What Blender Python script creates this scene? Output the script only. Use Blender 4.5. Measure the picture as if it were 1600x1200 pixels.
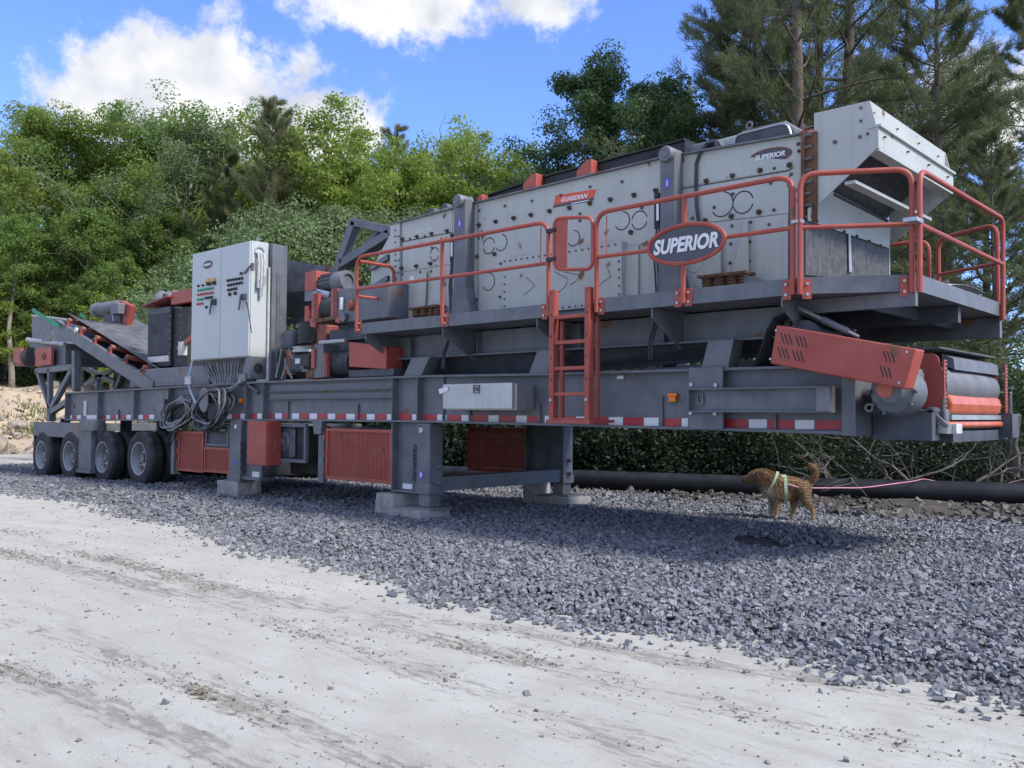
import bpy, bmesh, math, random
import numpy as np
from mathutils import Vector, Matrix, noise as mnoise
R_ = math.radians
random.seed(7); rng = np.random.default_rng(7)
for o in list(bpy.data.objects): bpy.data.objects.remove(o)
S = bpy.context.scene
COL = S.collection

# ---------------------------------------------------------------- camera
F = 1395.0; EYE = 1.38; DIST = 7.65              # focal length in photo pixels, eye height, metres to the chassis side
YAW = math.atan2(1520, 1395); PITCH = R_(1.97); ROLL = R_(0.33)
_cy, _sy, _cp, _sp = math.cos(YAW), math.sin(YAW), math.cos(PITCH), math.sin(PITCH)
FW = Vector((-_cy*_cp, _sy*_cp, _sp)); RT0 = Vector((_sy, _cy, 0)); UP0 = Vector((_cy*_sp, -_sy*_sp, _cp))
RT = RT0*math.cos(ROLL) + UP0*math.sin(ROLL); UP = UP0*math.cos(ROLL) - RT0*math.sin(ROLL)
EYEP = Vector((0, -DIST, EYE))
cd = bpy.data.cameras.new('camera'); cam = bpy.data.objects.new('camera', cd); COL.objects.link(cam)
M = Matrix(((RT.x, UP.x, -FW.x, EYEP.x), (RT.y, UP.y, -FW.y, EYEP.y), (RT.z, UP.z, -FW.z, EYEP.z), (0, 0, 0, 1)))
cam.matrix_world = M
cd.sensor_fit = 'HORIZONTAL'; cd.sensor_width = 36; cd.lens = 36*F/1600; cd.clip_start = .1; cd.clip_end = 3000
S.camera = cam

# ---------------------------------------------------------------- sun, sky, exposure
SUN_TO = Vector((.97, .20, 0)).normalized(); SUN_EL = R_(46)
sv = Vector((SUN_TO.x*math.cos(SUN_EL), SUN_TO.y*math.cos(SUN_EL), math.sin(SUN_EL)))
ld = bpy.data.lights.new('sun', 'SUN'); ld.energy = 2.0; ld.angle = R_(12); ld.color = (1, .94, .84)
sun = bpy.data.objects.new('sun', ld); COL.objects.link(sun)
sun.rotation_euler = sv.to_track_quat('Z', 'Y').to_euler(); sun.location = (0, 0, 60)
W = bpy.data.worlds.new('World'); S.world = W; W.use_nodes = True
nt = W.node_tree; nt.nodes.clear()
def wn(t, **k):
    n = nt.nodes.new(t)
    for a, b in k.items(): setattr(n, a, b)
    return n
def wl(a, b): nt.links.new(a, b)
wo = wn('ShaderNodeOutputWorld'); bg = wn('ShaderNodeBackground'); wl(bg.outputs[0], wo.inputs[0])
sky = wn('ShaderNodeTexSky', sky_type='NISHITA'); sky.sun_disc = False
sky.sun_elevation = SUN_EL; sky.sun_rotation = math.atan2(SUN_TO.x, SUN_TO.y)
sky.altitude = 200; sky.air_density = 1.0; sky.dust_density = .15; sky.ozone_density = 3.5
bg.inputs[1].default_value = .115
tc = wn('ShaderNodeTexCoord')
def wmath(op, a, b=None, c=None):
    n = wn('ShaderNodeMath', operation=op)
    for i, v in enumerate((a, b, c)):
        if v is None: continue
        if isinstance(v, (int, float)): n.inputs[i].default_value = v
        else: wl(v, n.inputs[i])
    return n.outputs[0]
def skydir(px, py):
    return (FW + RT*((px-800)/F) + UP*((600-py)/F)).normalized()
nz = wn('ShaderNodeTexNoise'); nz.inputs['Scale'].default_value = 9; nz.inputs['Detail'].default_value = 6; nz.inputs['Roughness'].default_value = .66
nz.inputs['Distortion'].default_value = .15
wl(tc.outputs['Generated'], nz.inputs['Vector'])
# cumulus banks: direction, half-size in radians (wide, tall)
banks = [(skydir(320, 150), .15, .075, 1.0), (skydir(170, 175), .085, .045, .9), (skydir(470, 190), .085, .045, 1.0), (skydir(260, 100), .07, .04, .8), (skydir(650, -20), .14, .055, 1.0), (skydir(800, -5), .06, .035, .9),
         (skydir(1560, 190), .07, .06, .85), (skydir(1500, 130), .05, .05, .7), (skydir(470, 110), .035, .03, .5), (skydir(335, 20), .03, .025, .4)]
tot = None
for d, wx, wz_, amp in banks:                    # distance from each bank's centre, in its own half-sizes
    h = Vector((-d.y, d.x, 0)).normalized(); v = d.cross(h)
    mp = wn('ShaderNodeMapping', vector_type='TEXTURE'); wl(tc.outputs['Generated'], mp.inputs['Vector'])
    mp.inputs['Rotation'].default_value = Matrix(((d.x, h.x, v.x), (d.y, h.y, v.y), (d.z, h.z, v.z))).to_euler('XYZ'); mp.inputs['Scale'].default_value = (1e5, wx, wz_)
    ln = wn('ShaderNodeVectorMath', operation='LENGTH'); wl(mp.outputs[0], ln.inputs[0])
    g = wmath('MULTIPLY_ADD', ln.outputs['Value'], -amp*1.15, amp*1.35)
    tot = g if tot is None else wmath('MAXIMUM', tot, g)
# broken cumulus over the rest of the sky, unseen, thickened to add ambient light
cov = wn('ShaderNodeTexNoise'); cov.inputs['Scale'].default_value = 2.3; cov.inputs['Detail'].default_value = 1; wl(tc.outputs['Generated'], cov.inputs['Vector'])
fd = wn('ShaderNodeVectorMath', operation='DOT_PRODUCT'); wl(tc.outputs['Generated'], fd.inputs[0]); fd.inputs[1].default_value = FW
out_ = wn('ShaderNodeMapRange'); wl(fd.outputs['Value'], out_.inputs[0]); out_.inputs[1].default_value = math.cos(R_(42)); out_.inputs[2].default_value = math.cos(R_(36)); out_.inputs[4].default_value = 3
tot = wmath('MAXIMUM', tot, wmath('SUBTRACT', wmath('MULTIPLY_ADD', cov.outputs[0], 6.0, -2.95), out_.outputs[0]))
tot = wmath('MAXIMUM', tot, -1.4)
dens = wmath('ADD', wmath('MULTIPLY', tot, .9), wmath('MULTIPLY', wmath('SUBTRACT', nz.outputs[0], .5), 2.6))
mr = wn('ShaderNodeMapRange', interpolation_type='SMOOTHSTEP'); wl(dens, mr.inputs[0]); mr.inputs[1].default_value = .05; mr.inputs[2].default_value = .5
nz2 = wn('ShaderNodeTexNoise'); nz2.inputs['Scale'].default_value = 14; nz2.inputs['Detail'].default_value = 3; wl(tc.outputs['Generated'], nz2.inputs['Vector'])
mr2 = wn('ShaderNodeMapRange'); wl(nz2.outputs[0], mr2.inputs[0]); mr2.inputs[1].default_value = .34; mr2.inputs[2].default_value = .56
cc = wn('ShaderNodeMix', data_type='RGBA'); wl(mr2.outputs[0], cc.inputs[0]); cc.inputs[6].default_value = (2.35, 2.5, 2.85, 1); cc.inputs[7].default_value = (3.5, 3.5, 3.55, 1)
tint = wn('ShaderNodeMix', data_type='RGBA', blend_type='MULTIPLY'); tint.inputs[0].default_value = 1; wl(sky.outputs[0], tint.inputs[6]); tint.inputs[7].default_value = (.62, .71, 1.05, 1)
mx = wn('ShaderNodeMix', data_type='RGBA'); wl(mr.outputs[0], mx.inputs[0]); wl(tint.outputs[2], mx.inputs[6]); wl(cc.outputs[2], mx.inputs[7])
wl(mx.outputs[2], bg.inputs[0])
S.view_settings.view_transform = 'Standard'; S.view_settings.look = 'None'; S.view_settings.gamma = 1
S.view_settings.use_curve_mapping = False; S.view_settings.exposure = 1.36
S.render.engine = 'CYCLES'; S.cycles.max_bounces = 4; S.cycles.diffuse_bounces = 3; S.cycles.glossy_bounces = 2; S.cycles.caustics_reflective = False; S.cycles.transparent_max_bounces = 8

# ---------------------------------------------------------------- survey: where a sight line of the photo meets a known plane of the site
def sight(px, py): return FW + RT*((px-800)/F) + UP*((600-py)/F)
def q(px, py, Y=0.0):
    d = sight(px, py); return EYEP + d*((Y-EYEP.y)/d.y)
def gz(px, py, Z=0.0):
    d = sight(px, py); return EYEP + d*((Z-EYEP.z)/d.z)
def qx(px, py, X):
    d = sight(px, py); return EYEP + d*((X-EYEP.x)/d.x)
def qd(px, py, depth): return EYEP + sight(px, py)*depth

# ---------------------------------------------------------------- materials
MATS = {}
def mat(name, col, rough=.6, metal=0, var=.25, scale=3.0, col2=None, bump=0, bscale=40, dust=0, dustcol=(.36, .35, .33), rust=0, rustscale=2.2, streak=0, spec=.4, island=None, trans=0, coord='Object'):
    m = bpy.data.materials.new(name); m.use_nodes = True; t = m.node_tree; N = t.nodes; L = t.links.new
    p = N['Principled BSDF']; p.inputs['Roughness'].default_value = rough; p.inputs['Metallic'].default_value = metal
    p.inputs['Specular IOR Level'].default_value = spec
    tc = N.new('ShaderNodeTexCoord'); co = tc.outputs[coord]
    def noi(sc, det=3, vec=None):
        n = N.new('ShaderNodeTexNoise'); n.inputs['Scale'].default_value = sc; n.inputs['Detail'].default_value = det; L(vec or co, n.inputs['Vector']); return n.outputs[0]
    def ramp(v, a, b):
        r = N.new('ShaderNodeMapRange'); L(v, r.inputs[0]); r.inputs[1].default_value = a; r.inputs[2].default_value = b; return r.outputs[0]
    def mix(f, a, b):
        x = N.new('ShaderNodeMix'); x.data_type = 'RGBA'
        for i, v in ((0, f), (6, a), (7, b)):
            if isinstance(v, tuple): x.inputs[i].default_value = (*v[:3], 1)
            elif isinstance(v, (int, float)): x.inputs[i].default_value = v
            else: L(v, x.inputs[i])
        return x.outputs[2]
    c2 = col2 or tuple(c*(1-var) for c in col); c1 = col if col2 else tuple(min(1, c*(1+var*.6)) for c in col)
    if island:
        g = N.new('ShaderNodeNewGeometry'); f = g.outputs['Random Per Island']
        c = mix(ramp(f, .0, 1.0), c2, c1)
        if island == 2:
            oi = N.new('ShaderNodeObjectInfo'); h = N.new('ShaderNodeHueSaturation'); L(c, h.inputs['Color'])
            L(ramp(oi.outputs['Random'], -.6, 1.6), h.inputs['Value']); h.inputs['Value'].default_value = 1
            mm = N.new('ShaderNodeMapRange'); L(oi.outputs['Random'], mm.inputs[0]); mm.inputs[3].default_value = .78; mm.inputs[4].default_value = 1.2; L(mm.outputs[0], h.inputs['Value'])
            c = h.outputs['Color']
    else: c = mix(ramp(noi(scale), .3, .7), c2, c1)
    if streak:
        mp = N.new('ShaderNodeMapping'); mp.inputs['Scale'].default_value = (9, 9, .55); L(co, mp.inputs['Vector'])
        f = ramp(noi(1.6, 4, mp.outputs[0]), .5, .75); k = N.new('ShaderNodeMath'); k.operation = 'MULTIPLY'; L(f, k.inputs[0]); k.inputs[1].default_value = streak
        c = mix(k.outputs[0], c, tuple(x*.55 for x in col))
    if dust:
        g = N.new('ShaderNodeNewGeometry'); sx = N.new('ShaderNodeSeparateXYZ'); L(g.outputs['Normal'], sx.inputs[0])
        up = ramp(sx.outputs[2], -.2, 1.0); a = N.new('ShaderNodeMath'); a.operation = 'MULTIPLY_ADD'; L(up, a.inputs[0]); a.inputs[1].default_value = .75; a.inputs[2].default_value = .25
        b = N.new('ShaderNodeMath'); b.operation = 'MULTIPLY'; L(a.outputs[0], b.inputs[0]); L(ramp(noi(5, 4), .35, .7), b.inputs[1])
        d = N.new('ShaderNodeMath'); d.operation = 'MULTIPLY'; L(b.outputs[0], d.inputs[0]); d.inputs[1].default_value = dust
        c = mix(d.outputs[0], c, dustcol)
    if rust:
        f = ramp(noi(rustscale, 5), .66-rust*.25, .72-rust*.2)
        c = mix(f, c, mix(ramp(noi(14), .3, .7), (.10, .045, .022), (.24, .12, .06)))
    L(c, p.inputs['Base Color'])
    if bump:
        bn = N.new('ShaderNodeBump'); bn.inputs['Strength'].default_value = bump; bn.inputs['Distance'].default_value = .02; L(noi(bscale, 3), bn.inputs['Height']); L(bn.outputs[0], p.inputs['Normal'])
    if trans:
        tr = N.new('ShaderNodeBsdfTranslucent'); L(mix(.5, c, tuple(min(1, x*1.8) for x in col)), tr.inputs[0]); ms = N.new('ShaderNodeMixShader'); ms.inputs[0].default_value = trans
        L(p.outputs[0], ms.inputs[1]); L(tr.outputs[0], ms.inputs[2]); L(ms.outputs[0], N['Material Output'].inputs[0])
    MATS[name] = m; return m
mat('slate', (.115, .128, .148), .5, var=.16, scale=2.2, dust=.42, streak=.35, bump=.06, bscale=30, rust=.03)
mat('slate_dark', (.05, .06, .08), .6, var=.3, dust=.35, bump=.1)
mat('red', (.36, .068, .046), .48, var=.14, dust=.22, dustcol=(.42, .3, .27), streak=.15, bump=.04, rust=.02, rustscale=3)
mat('red_dull', (.25, .06, .05), .65, var=.3, dust=.3, bump=.1, rust=.12)
mat('screen', (.43, .455, .42), .5, var=.10, scale=1.4, dust=.15, streak=.22, bump=.04, rust=.02, rustscale=4.5)
mat('cabinet', (.46, .495, .49), .42, var=.05, scale=1.2, streak=.12, bump=.02, bscale=12)
mat('black', (.018, .019, .022), .6, var=.4, dust=.12)
mat('void', (.012, .012, .014), .9, var=.2)
mat('rubber', (.03, .031, .034), .8, var=.35, dust=.4, dustcol=(.2, .2, .2), bump=.15, bscale=60)
mat('belt', (.085, .089, .10), .75, var=.3, dust=.5, dustcol=(.22, .22, .22), bump=.08)
mat('tyre', (.026, .027, .03), .82, var=.3, dust=.55, dustcol=(.17, .17, .17), bump=.12, bscale=50)
mat('rim', (.36, .38, .40), .5, .25, var=.3, dust=.5, rust=.05)
mat('wornsteel', (.17, .175, .185), .5, .45, var=.45, scale=4, streak=.6, bump=.1, rust=.12)
mat('rubber_and_shade', (.075, .078, .085), .7, var=.5, scale=14, streak=.3, dust=.25, bump=.1)  # rubber lining, and the painted shade of the chute floor
mat('belt_light', (.13, .135, .145), .6, var=.2, dust=.3, bump=.05)
mat('boltrust', (.10, .062, .045), .8, var=.5, scale=20)
mat('rust', (.16, .085, .05), .85, var=.5, scale=9, bump=.5, bscale=60)
mat('galv', (.42, .44, .45), .42, .6, var=.2, bump=.05)
mat('bolt', (.14, .12, .115), .55, .5, var=.5, scale=30, rust=.2)
mat('white', (.72, .73, .74), .5, var=.08, scale=8)
mat('offwhite', (.55, .55, .52), .55, var=.2, scale=8)
mat('tapered', (.42, .035, .045), .4, var=.2, scale=6, dust=.15)
mat('signgrey', (.075, .075, .095), .45, var=.12)
mat('purple', (.13, .10, .55), .5, var=.05)
mat('amber', (.75, .20, .02), .3, var=.1)
mat('orange', (.52, .115, .05), .4, var=.2, scale=5, dust=.25, streak=.3)
mat('orangetext', (.66, .10, .045), .45, var=.08)
mat('greenstrap', (.02, .26, .13), .6, var=.15)
mat('cable', (.20, .21, .225), .55, var=.3, dust=.4)
mat('cable_dark', (.035, .038, .046), .55, var=.3, dust=.25)
mat('concrete', (.34, .33, .31), .9, var=.3, scale=5, bump=.35, bscale=25, rust=.06)
mat('wood', (.20, .145, .10), .85, var=.45, scale=12, bump=.3)
mat('alu', (.44, .44, .43), .38, .55, var=.12, streak=.25)
mat('yellow', (.6, .35, .06), .4, var=.1)
mat('green_btn', (.03, .30, .14), .4); mat('red_btn', (.5, .04, .05), .4)
mat('pipe', (.010, .011, .015), .5, var=.25, dust=.05, spec=.3)
mat('pink', (.55, .24, .32), .7, var=.1)
mat('mint', (.36, .50, .38), .7, var=.15, scale=20)
mat('bark', (.13, .105, .085), .95, var=.45, scale=6, bump=.6, bscale=25)
mat('bark_pale', (.27, .24, .20), .95, var=.4, scale=6, bump=.5, bscale=25)
mat('leaf_bright', (.25, .325, .062), .5, col2=(.14, .215, .04), island=2, trans=.5)  # species green, brightened to stand in for sun on the left wood
mat('leaf_mid', (.175, .265, .06), .5, col2=(.095, .165, .038), island=2, trans=.48)
mat('leaf_grey', (.175, .245, .10), .55, col2=(.095, .145, .06), island=2, trans=.35)
mat('leaf_dark', (.095, .16, .05), .5, col2=(.05, .095, .033), island=2, trans=.35)
mat('needle', (.155, .18, .075), .55, col2=(.08, .105, .046), island=2, trans=.35)
mat('needle_light', (.21, .23, .105), .55, col2=(.12, .14, .065), island=2, trans=.3)
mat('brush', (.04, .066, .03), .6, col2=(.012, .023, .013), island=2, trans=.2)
mat('grass', (.14, .20, .05), .6, col2=(.09, .11, .04), island=1, trans=.3)
mat('stone', (.255, .262, .28), .7, col2=(.10, .105, .118), island=1)
mat('pebble', (.26, .255, .25), .8, col2=(.14, .14, .14), island=1)
mat('rock', (.36, .31, .26), .9, var=.4, scale=2.5, bump=.5, bscale=9)
mat('litter', (.24, .20, .145), .9, var=.4, scale=20)
mat('deadwood', (.12, .11, .095), .9, var=.4, scale=8)

# ---------------------------------------------------------------- mesh building
class MB:
    def __init__(s): s.v = []; s.f = []
    def add(s, vs, fs):
        k = len(s.v); s.v += [tuple(v) for v in vs]; s.f += [tuple(i+k for i in f) for f in fs]; return s
    def box(s, x0, x1, y0, y1, z0, z1):
        v = [(x, y, z) for z in (z0, z1) for y in (y0, y1) for x in (x0, x1)]
        return s.add(v, [(0, 2, 3, 1), (4, 5, 7, 6), (0, 1, 5, 4), (2, 6, 7, 3), (0, 4, 6, 2), (1, 3, 7, 5)])
    def prism(s, poly, off):                     # polygon of points, extruded by a vector
        n = len(poly); off = Vector(off); P = [Vector(p) for p in poly]
        return s.add(P + [p+off for p in P], [tuple(range(n)), tuple(range(2*n-1, n-1, -1))] + [(i, i+n, (i+1) % n+n, (i+1) % n) for i in range(n)])
    def tube(s, path, r, n=8, r1=None, caps=True):
        P = [Vector(p) for p in path]; m = len(P); vs = []; 
        up = Vector((0, 0, 1)); prev = None
        for i, p in enumerate(P):
            d = (P[min(i+1, m-1)]-P[max(i-1, 0)]).normalized()
            a = d.cross(prev if prev is not None and False else (up if abs(d.z) < .95 else Vector((0, 1, 0)))).normalized()
            if prev is not None:
                a = (prev - d*prev.dot(d)); a = a.normalized() if a.length > 1e-5 else prev
            prev = a; b = d.cross(a)
            rr = r if r1 is None else r + (r1-r)*i/(m-1)
            vs += [p + a*math.cos(t*2*math.pi/n)*rr + b*math.sin(t*2*math.pi/n)*rr for t in range(n)]
        fs = [(i*n+j, i*n+(j+1) % n, (i+1)*n+(j+1) % n, (i+1)*n+j) for i in range(m-1) for j in range(n)]
        if caps: fs += [tuple(range(n-1, -1, -1)), tuple(range((m-1)*n, m*n))]
        return s.add(vs, fs)
    def cyl(s, a, b, r, n=16, r1=None): return s.tube([a, b], r, n, r1)
    def lathe(s, prof, c, ax='Y', n=32):         # profile of (radius, offset along axis)
        vs = []
        for i in range(n):
            t = 2*math.pi*i/n; cs, sn = math.cos(t), math.sin(t)
            for r, h in prof:
                vs.append((c[0]+r*cs, c[1]+h, c[2]+r*sn) if ax == 'Y' else (c[0]+h, c[1]+r*cs, c[2]+r*sn) if ax == 'X' else (c[0]+r*cs, c[1]+r*sn, c[2]+h))
        k = len(prof)
        return s.add(vs, [(i*k+j, ((i+1) % n)*k+j, ((i+1) % n)*k+j+1, i*k+j+1) for i in range(n) for j in range(k-1)])
    def hexbolt(s, c, r, h):                      # bolt head pointing to -Y
        return s.cyl((c[0], c[1], c[2]), (c[0], c[1]-h, c[2]), r, 6)
ORG = {}
def place(o, parent, org):
    ORG[o.name] = Vector(org)
    if parent is not None:
        o.parent = parent; o.location = Vector(org) - ORG[parent.name]
    else: o.location = org
def mesh(name, v, f, smooth=False):
    me = bpy.data.meshes.new(name); me.from_pydata(v, [], f); me.update()
    if smooth: me.polygons.foreach_set('use_smooth', [True]*len(me.polygons))
    return me
def obj(name, mb, m, parent=None, bevel=0, smooth=False, label=None, cat=None, group=None, kind=None, org=None):
    V = mb.v; xs = [v[0] for v in V]; ys = [v[1] for v in V]; zs = [v[2] for v in V]
    c = Vector(org) if org else Vector(((min(xs)+max(xs))/2, (min(ys)+max(ys))/2, min(zs) if parent is None else (min(zs)+max(zs))/2))
    me = mesh(name, [(v[0]-c.x, v[1]-c.y, v[2]-c.z) for v in V], mb.f, False)
    bm = bmesh.new(); bm.from_mesh(me); bmesh.ops.recalc_face_normals(bm, faces=bm.faces); bm.to_mesh(me); bm.free()
    if smooth:
        me.polygons.foreach_set('use_smooth', [True]*len(me.polygons)); me.set_sharp_from_angle(angle=R_(38))
    me.materials.append(MATS[m] if isinstance(m, str) else m)
    o = bpy.data.objects.new(name, me); COL.objects.link(o); place(o, parent, c)
    if bevel:
        b = o.modifiers.new('bevel', 'BEVEL'); b.width = bevel; b.segments = 2; b.limit_method = 'ANGLE'; b.angle_limit = R_(40); b.harden_normals = False
    tag(o, label, cat, group, kind); return o
def tag(o, label=None, cat=None, group=None, kind=None):
    for k, v in (('label', label), ('category', cat), ('group', group), ('kind', kind)):
        if v: o[k] = v
    return o
def empty(name, loc, label, cat, group=None):
    o = bpy.data.objects.new(name, None); COL.objects.link(o); o.empty_display_size = .2; place(o, None, loc); return tag(o, label, cat, group)
def B(*a): return MB().box(*a)
def slab(name, pts, Y, th, m, parent, **k):      # outline seen on the plane Y, with thickness th going back
    return obj(name, MB().prism([q(x, y, Y) for x, y in pts], (0, th, 0)), m, parent, **k)
def rod(name, pts, Y, r, m, parent, n=8, **k):
    return obj(name, MB().tube([q(x, y, Y) for x, y in pts], r, n), m, parent, smooth=True, **k)
def bxp(x0, y0, x1, y1, Y, Y2):                  # box whose front face is seen on the plane Y
    a = q(x0, (y0+y1)/2, Y); b = q(x1, (y0+y1)/2, Y); t = q((x0+x1)/2, y0, Y); u = q((x0+x1)/2, y1, Y)
    return (a.x, b.x, Y, Y2, u.z, t.z)
def rounded(pts, rad, seg=5, closed=False):      # path with rounded corners
    P = [Vector(p) for p in pts]; out = []; n = len(P)
    for i, p in enumerate(P):
        if not closed and i in (0, n-1): out.append(p); continue
        a = (P[i-1]-p); b = (P[(i+1) % n]-p); ra = min(rad, a.length*.45, b.length*.45)
        a = p+a.normalized()*ra; b = p+b.normalized()*ra
        for k in range(seg+1):
            t = k/seg; out.append(a*(1-t)**2 + p*2*t*(1-t) + b*t*t)
    if closed: out.append(out[0])
    return out
def text(name, body, size, m, parent, mw, extrude=.004, shear=0, off=0, width=None, hscale=1):
    c = bpy.data.curves.new(name, 'FONT'); c.body = body; c.size = size; c.extrude = extrude; c.shear = shear; c.offset = off
    c.align_x = 'CENTER'; c.align_y = 'CENTER'; c.resolution_u = 3
    t = bpy.data.objects.new(name+'_tmp', c); COL.objects.link(t); dg = bpy.context.evaluated_depsgraph_get(); dg.update()
    me = bpy.data.meshes.new_from_object(t.evaluated_get(dg)); bpy.data.objects.remove(t)
    xs = [v.co.x for v in me.vertices]; w = max(xs)-min(xs); ys = [v.co.y for v in me.vertices]; my = (max(ys)+min(ys))/2; mxx = (max(xs)+min(xs))/2
    k = (width/w if width else 1)
    for v in me.vertices:
        p = mw @ Vector(((v.co.x-mxx)*k, (v.co.y-my)*k*hscale, v.co.z)); v.co = p
    mb = MB(); mb.v = [tuple(v.co) for v in me.vertices]; mb.f = [tuple(p.vertices) for p in me.polygons]
    return obj(name, mb, m, parent)
def frame_on(p0, p1, Y=None):                    # text frame: x from p0 to p1, facing -Y, centred between
    x = (p1-p0).normalized(); n = Vector((0, -1, 0)); y = n.cross(x).normalized(); n = x.cross(y); c = (p0+p1)/2
    return Matrix(((x.x, y.x, n.x, c.x), (x.y, y.y, n.y, c.y), (x.z, y.z, n.z, c.z), (0, 0, 0, 1)))
# ================================================================ the screening plant
PL = empty('screening_plant', (-11, 1.45, 0), 'long slate grey portable screening plant on wheels with red railings and a pale screen box', 'screening plant')
def zt(x): return float(np.interp(x, [-20.05, -15.7, -12.4, -8.5, -6.8, -3.0], [1.80, 1.845, 1.88, 1.88, 1.853, 1.835]))
def zb(x): return float(np.interp(x, [-20.05, -15.8, -12, -8.5, -6.4, -3.0], [1.205, 1.23, 1.268, 1.275, 1.26, 1.224]))
def zg(x): return -.1*min(1, max(0, (-16.2-x)/5))
WEB = .10
def beam(y0, flip):
    st = np.linspace(-20.05, -3.03, 30)
    def band(ya, yb, za, zb_):                   # swept rectangle
        mb = MB(); vs = []
        for x in st: vs += [(x, ya, za(x)), (x, yb, za(x)), (x, yb, zb_(x)), (x, ya, zb_(x))]
        n = len(st)
        return vs, [(i*4+j, i*4+(j+1) % 4, i*4+4+(j+1) % 4, i*4+4+j) for i in range(n-1) for j in range(4)] + [(0, 1, 2, 3), ((n-1)*4, (n-1)*4+1, (n-1)*4+2, (n-1)*4+3)]
    yw = y0+WEB if not flip else y0+.22-WEB-.015
    b = obj('chassis_beam', MB().add(*band(yw, yw+.015, lambda x: zb(x)+.024, lambda x: zt(x)-.024)), 'slate', PL)
    obj('top_flange', MB().add(*band(y0, y0+.22, lambda x: zt(x)-.026, zt)), 'slate', b)
    obj('bottom_flange', MB().add(*band(y0, y0+.22, zb, lambda x: zb(x)+.026)), 'slate', b)
    return b
near = beam(0, False); far = beam(2.68, True)
for px in (152, 208, 262, 383, 410, 612, 651):
    x = q(px, 630).x
    obj('stiffener', B(x-.008, x+.008, .004, WEB, zb(x)+.026, zt(x)-.026), 'slate', near)
for px, y0_, y1_ in ((186, 640, 657), (451, 627, 657), (560, 632, 658), (694, 590, 660), (735, 630, 661), (844, 630, 664), (1035, 618, 671), (1212, 648, 675)):
    a = q(px, y0_, WEB-.01); b = q(px, y1_, WEB-.01)
    obj('weld_rib', B(a.x-.012, a.x+.012, WEB-.03, WEB, zb(a.x)+.03, max(a.z, zb(a.x)+.06)), 'slate', near)
for x in np.arange(-19.2, -3.4, 1.55):
    obj('cross_member', B(x-.07, x+.07, .125, 2.775, 1.32, 1.72), 'slate_dark', PL)
# end plates at the hitch end and at the tail
obj('end_plate', B(q(1315, 630).x, q(1337, 630).x, -.006, 2.906, zb(-3)-.012, zt(-3)+.01), 'slate', PL, bevel=.004)
obj('end_plate', B(-20.07, -20.045, .0, 2.9, 1.19, 1.81), 'slate', PL)
# red and white conspicuity tape on the web, each strip its own piece
def tapes(lst):
    for a, b, col in lst:
        ya = float(np.interp((a+b)/2, [110, 250, 430, 660, 860, 940, 1200, 1315], [652, 651.5, 650, 652.5, 655.5, 657.5, 662.5, 664.5]))
        A = q(a, ya, WEB-.004); C_ = q(b, ya, WEB-.004); h = .042
        obj('tape_strip', MB().prism([(A.x, WEB-.003, A.z-h), (C_.x, WEB-.003, C_.z-h), (C_.x, WEB-.003, C_.z+h), (A.x, WEB-.003, A.z+h)], (0, .002, 0)), 'white' if col else 'tapered', near)
tapes([(109, 112.5, 1), (113, 119, 0), (120, 126, 1), (135, 151, 1), (160, 165, 0), (166, 172, 1), (173, 181, 0), (181.5, 186, 1), (188, 197, 0), (197.5, 204.5, 1), (216, 223, 1), (223.5, 232.5, 0), (233, 240.5, 1),
       (353, 362, 1), (362.5, 375, 0), (375.5, 382, 1), (392, 401, 0), (402, 409, 1), (420, 427, 0), (430, 440, 1), (441, 449, 0), (456, 467, 1), (469, 483, 0), (483.5, 495, 1), (497, 511, 0), (512, 523.5, 1), (525, 540, 0), (541, 554, 1), (556, 572, 0), (573, 585, 1), (586, 603.5, 0), (604.5, 611, 1),
       (624, 643, 0), (644, 650, 1), (662, 682, 0), (683, 693, 1), (696, 697.5, 1), (699, 720, 0), (721, 737, 1), (738, 762, 0), (763, 779, 1), (780, 805, 0), (806, 823, 1), (824, 843, 0), (851, 870, 1), (871, 899, 0), (900, 921, 1), (922, 950, 0), (951, 973, 1), (975, 1005, 0), (1006, 1029, 1), (1038, 1064, 0), (1065, 1075, 1),
       (1131, 1169, 0), (1170, 1198, 1), (1199, 1210, 0), (1215, 1241, 0), (1242, 1272, 1), (1273, 1314, 0)])
# long rolled channels stowed on the web
for k, (ya, yb) in enumerate(((601, 612), (614, 622))):
    a = q(418, ya+2, .02); b = q(610, ya-3.5, .02)
    zc = a.z-.03-k*.0
    mb = MB(); h = .052 if k == 0 else .042
    mb.box(a.x, b.x, .02, WEB, zc-.012-h, zc-h); mb.box(a.x, b.x, .075, WEB, zc-h, zc+h*.8)
    obj('stowed_angle', mb, 'slate', PL, bevel=.003)
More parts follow.
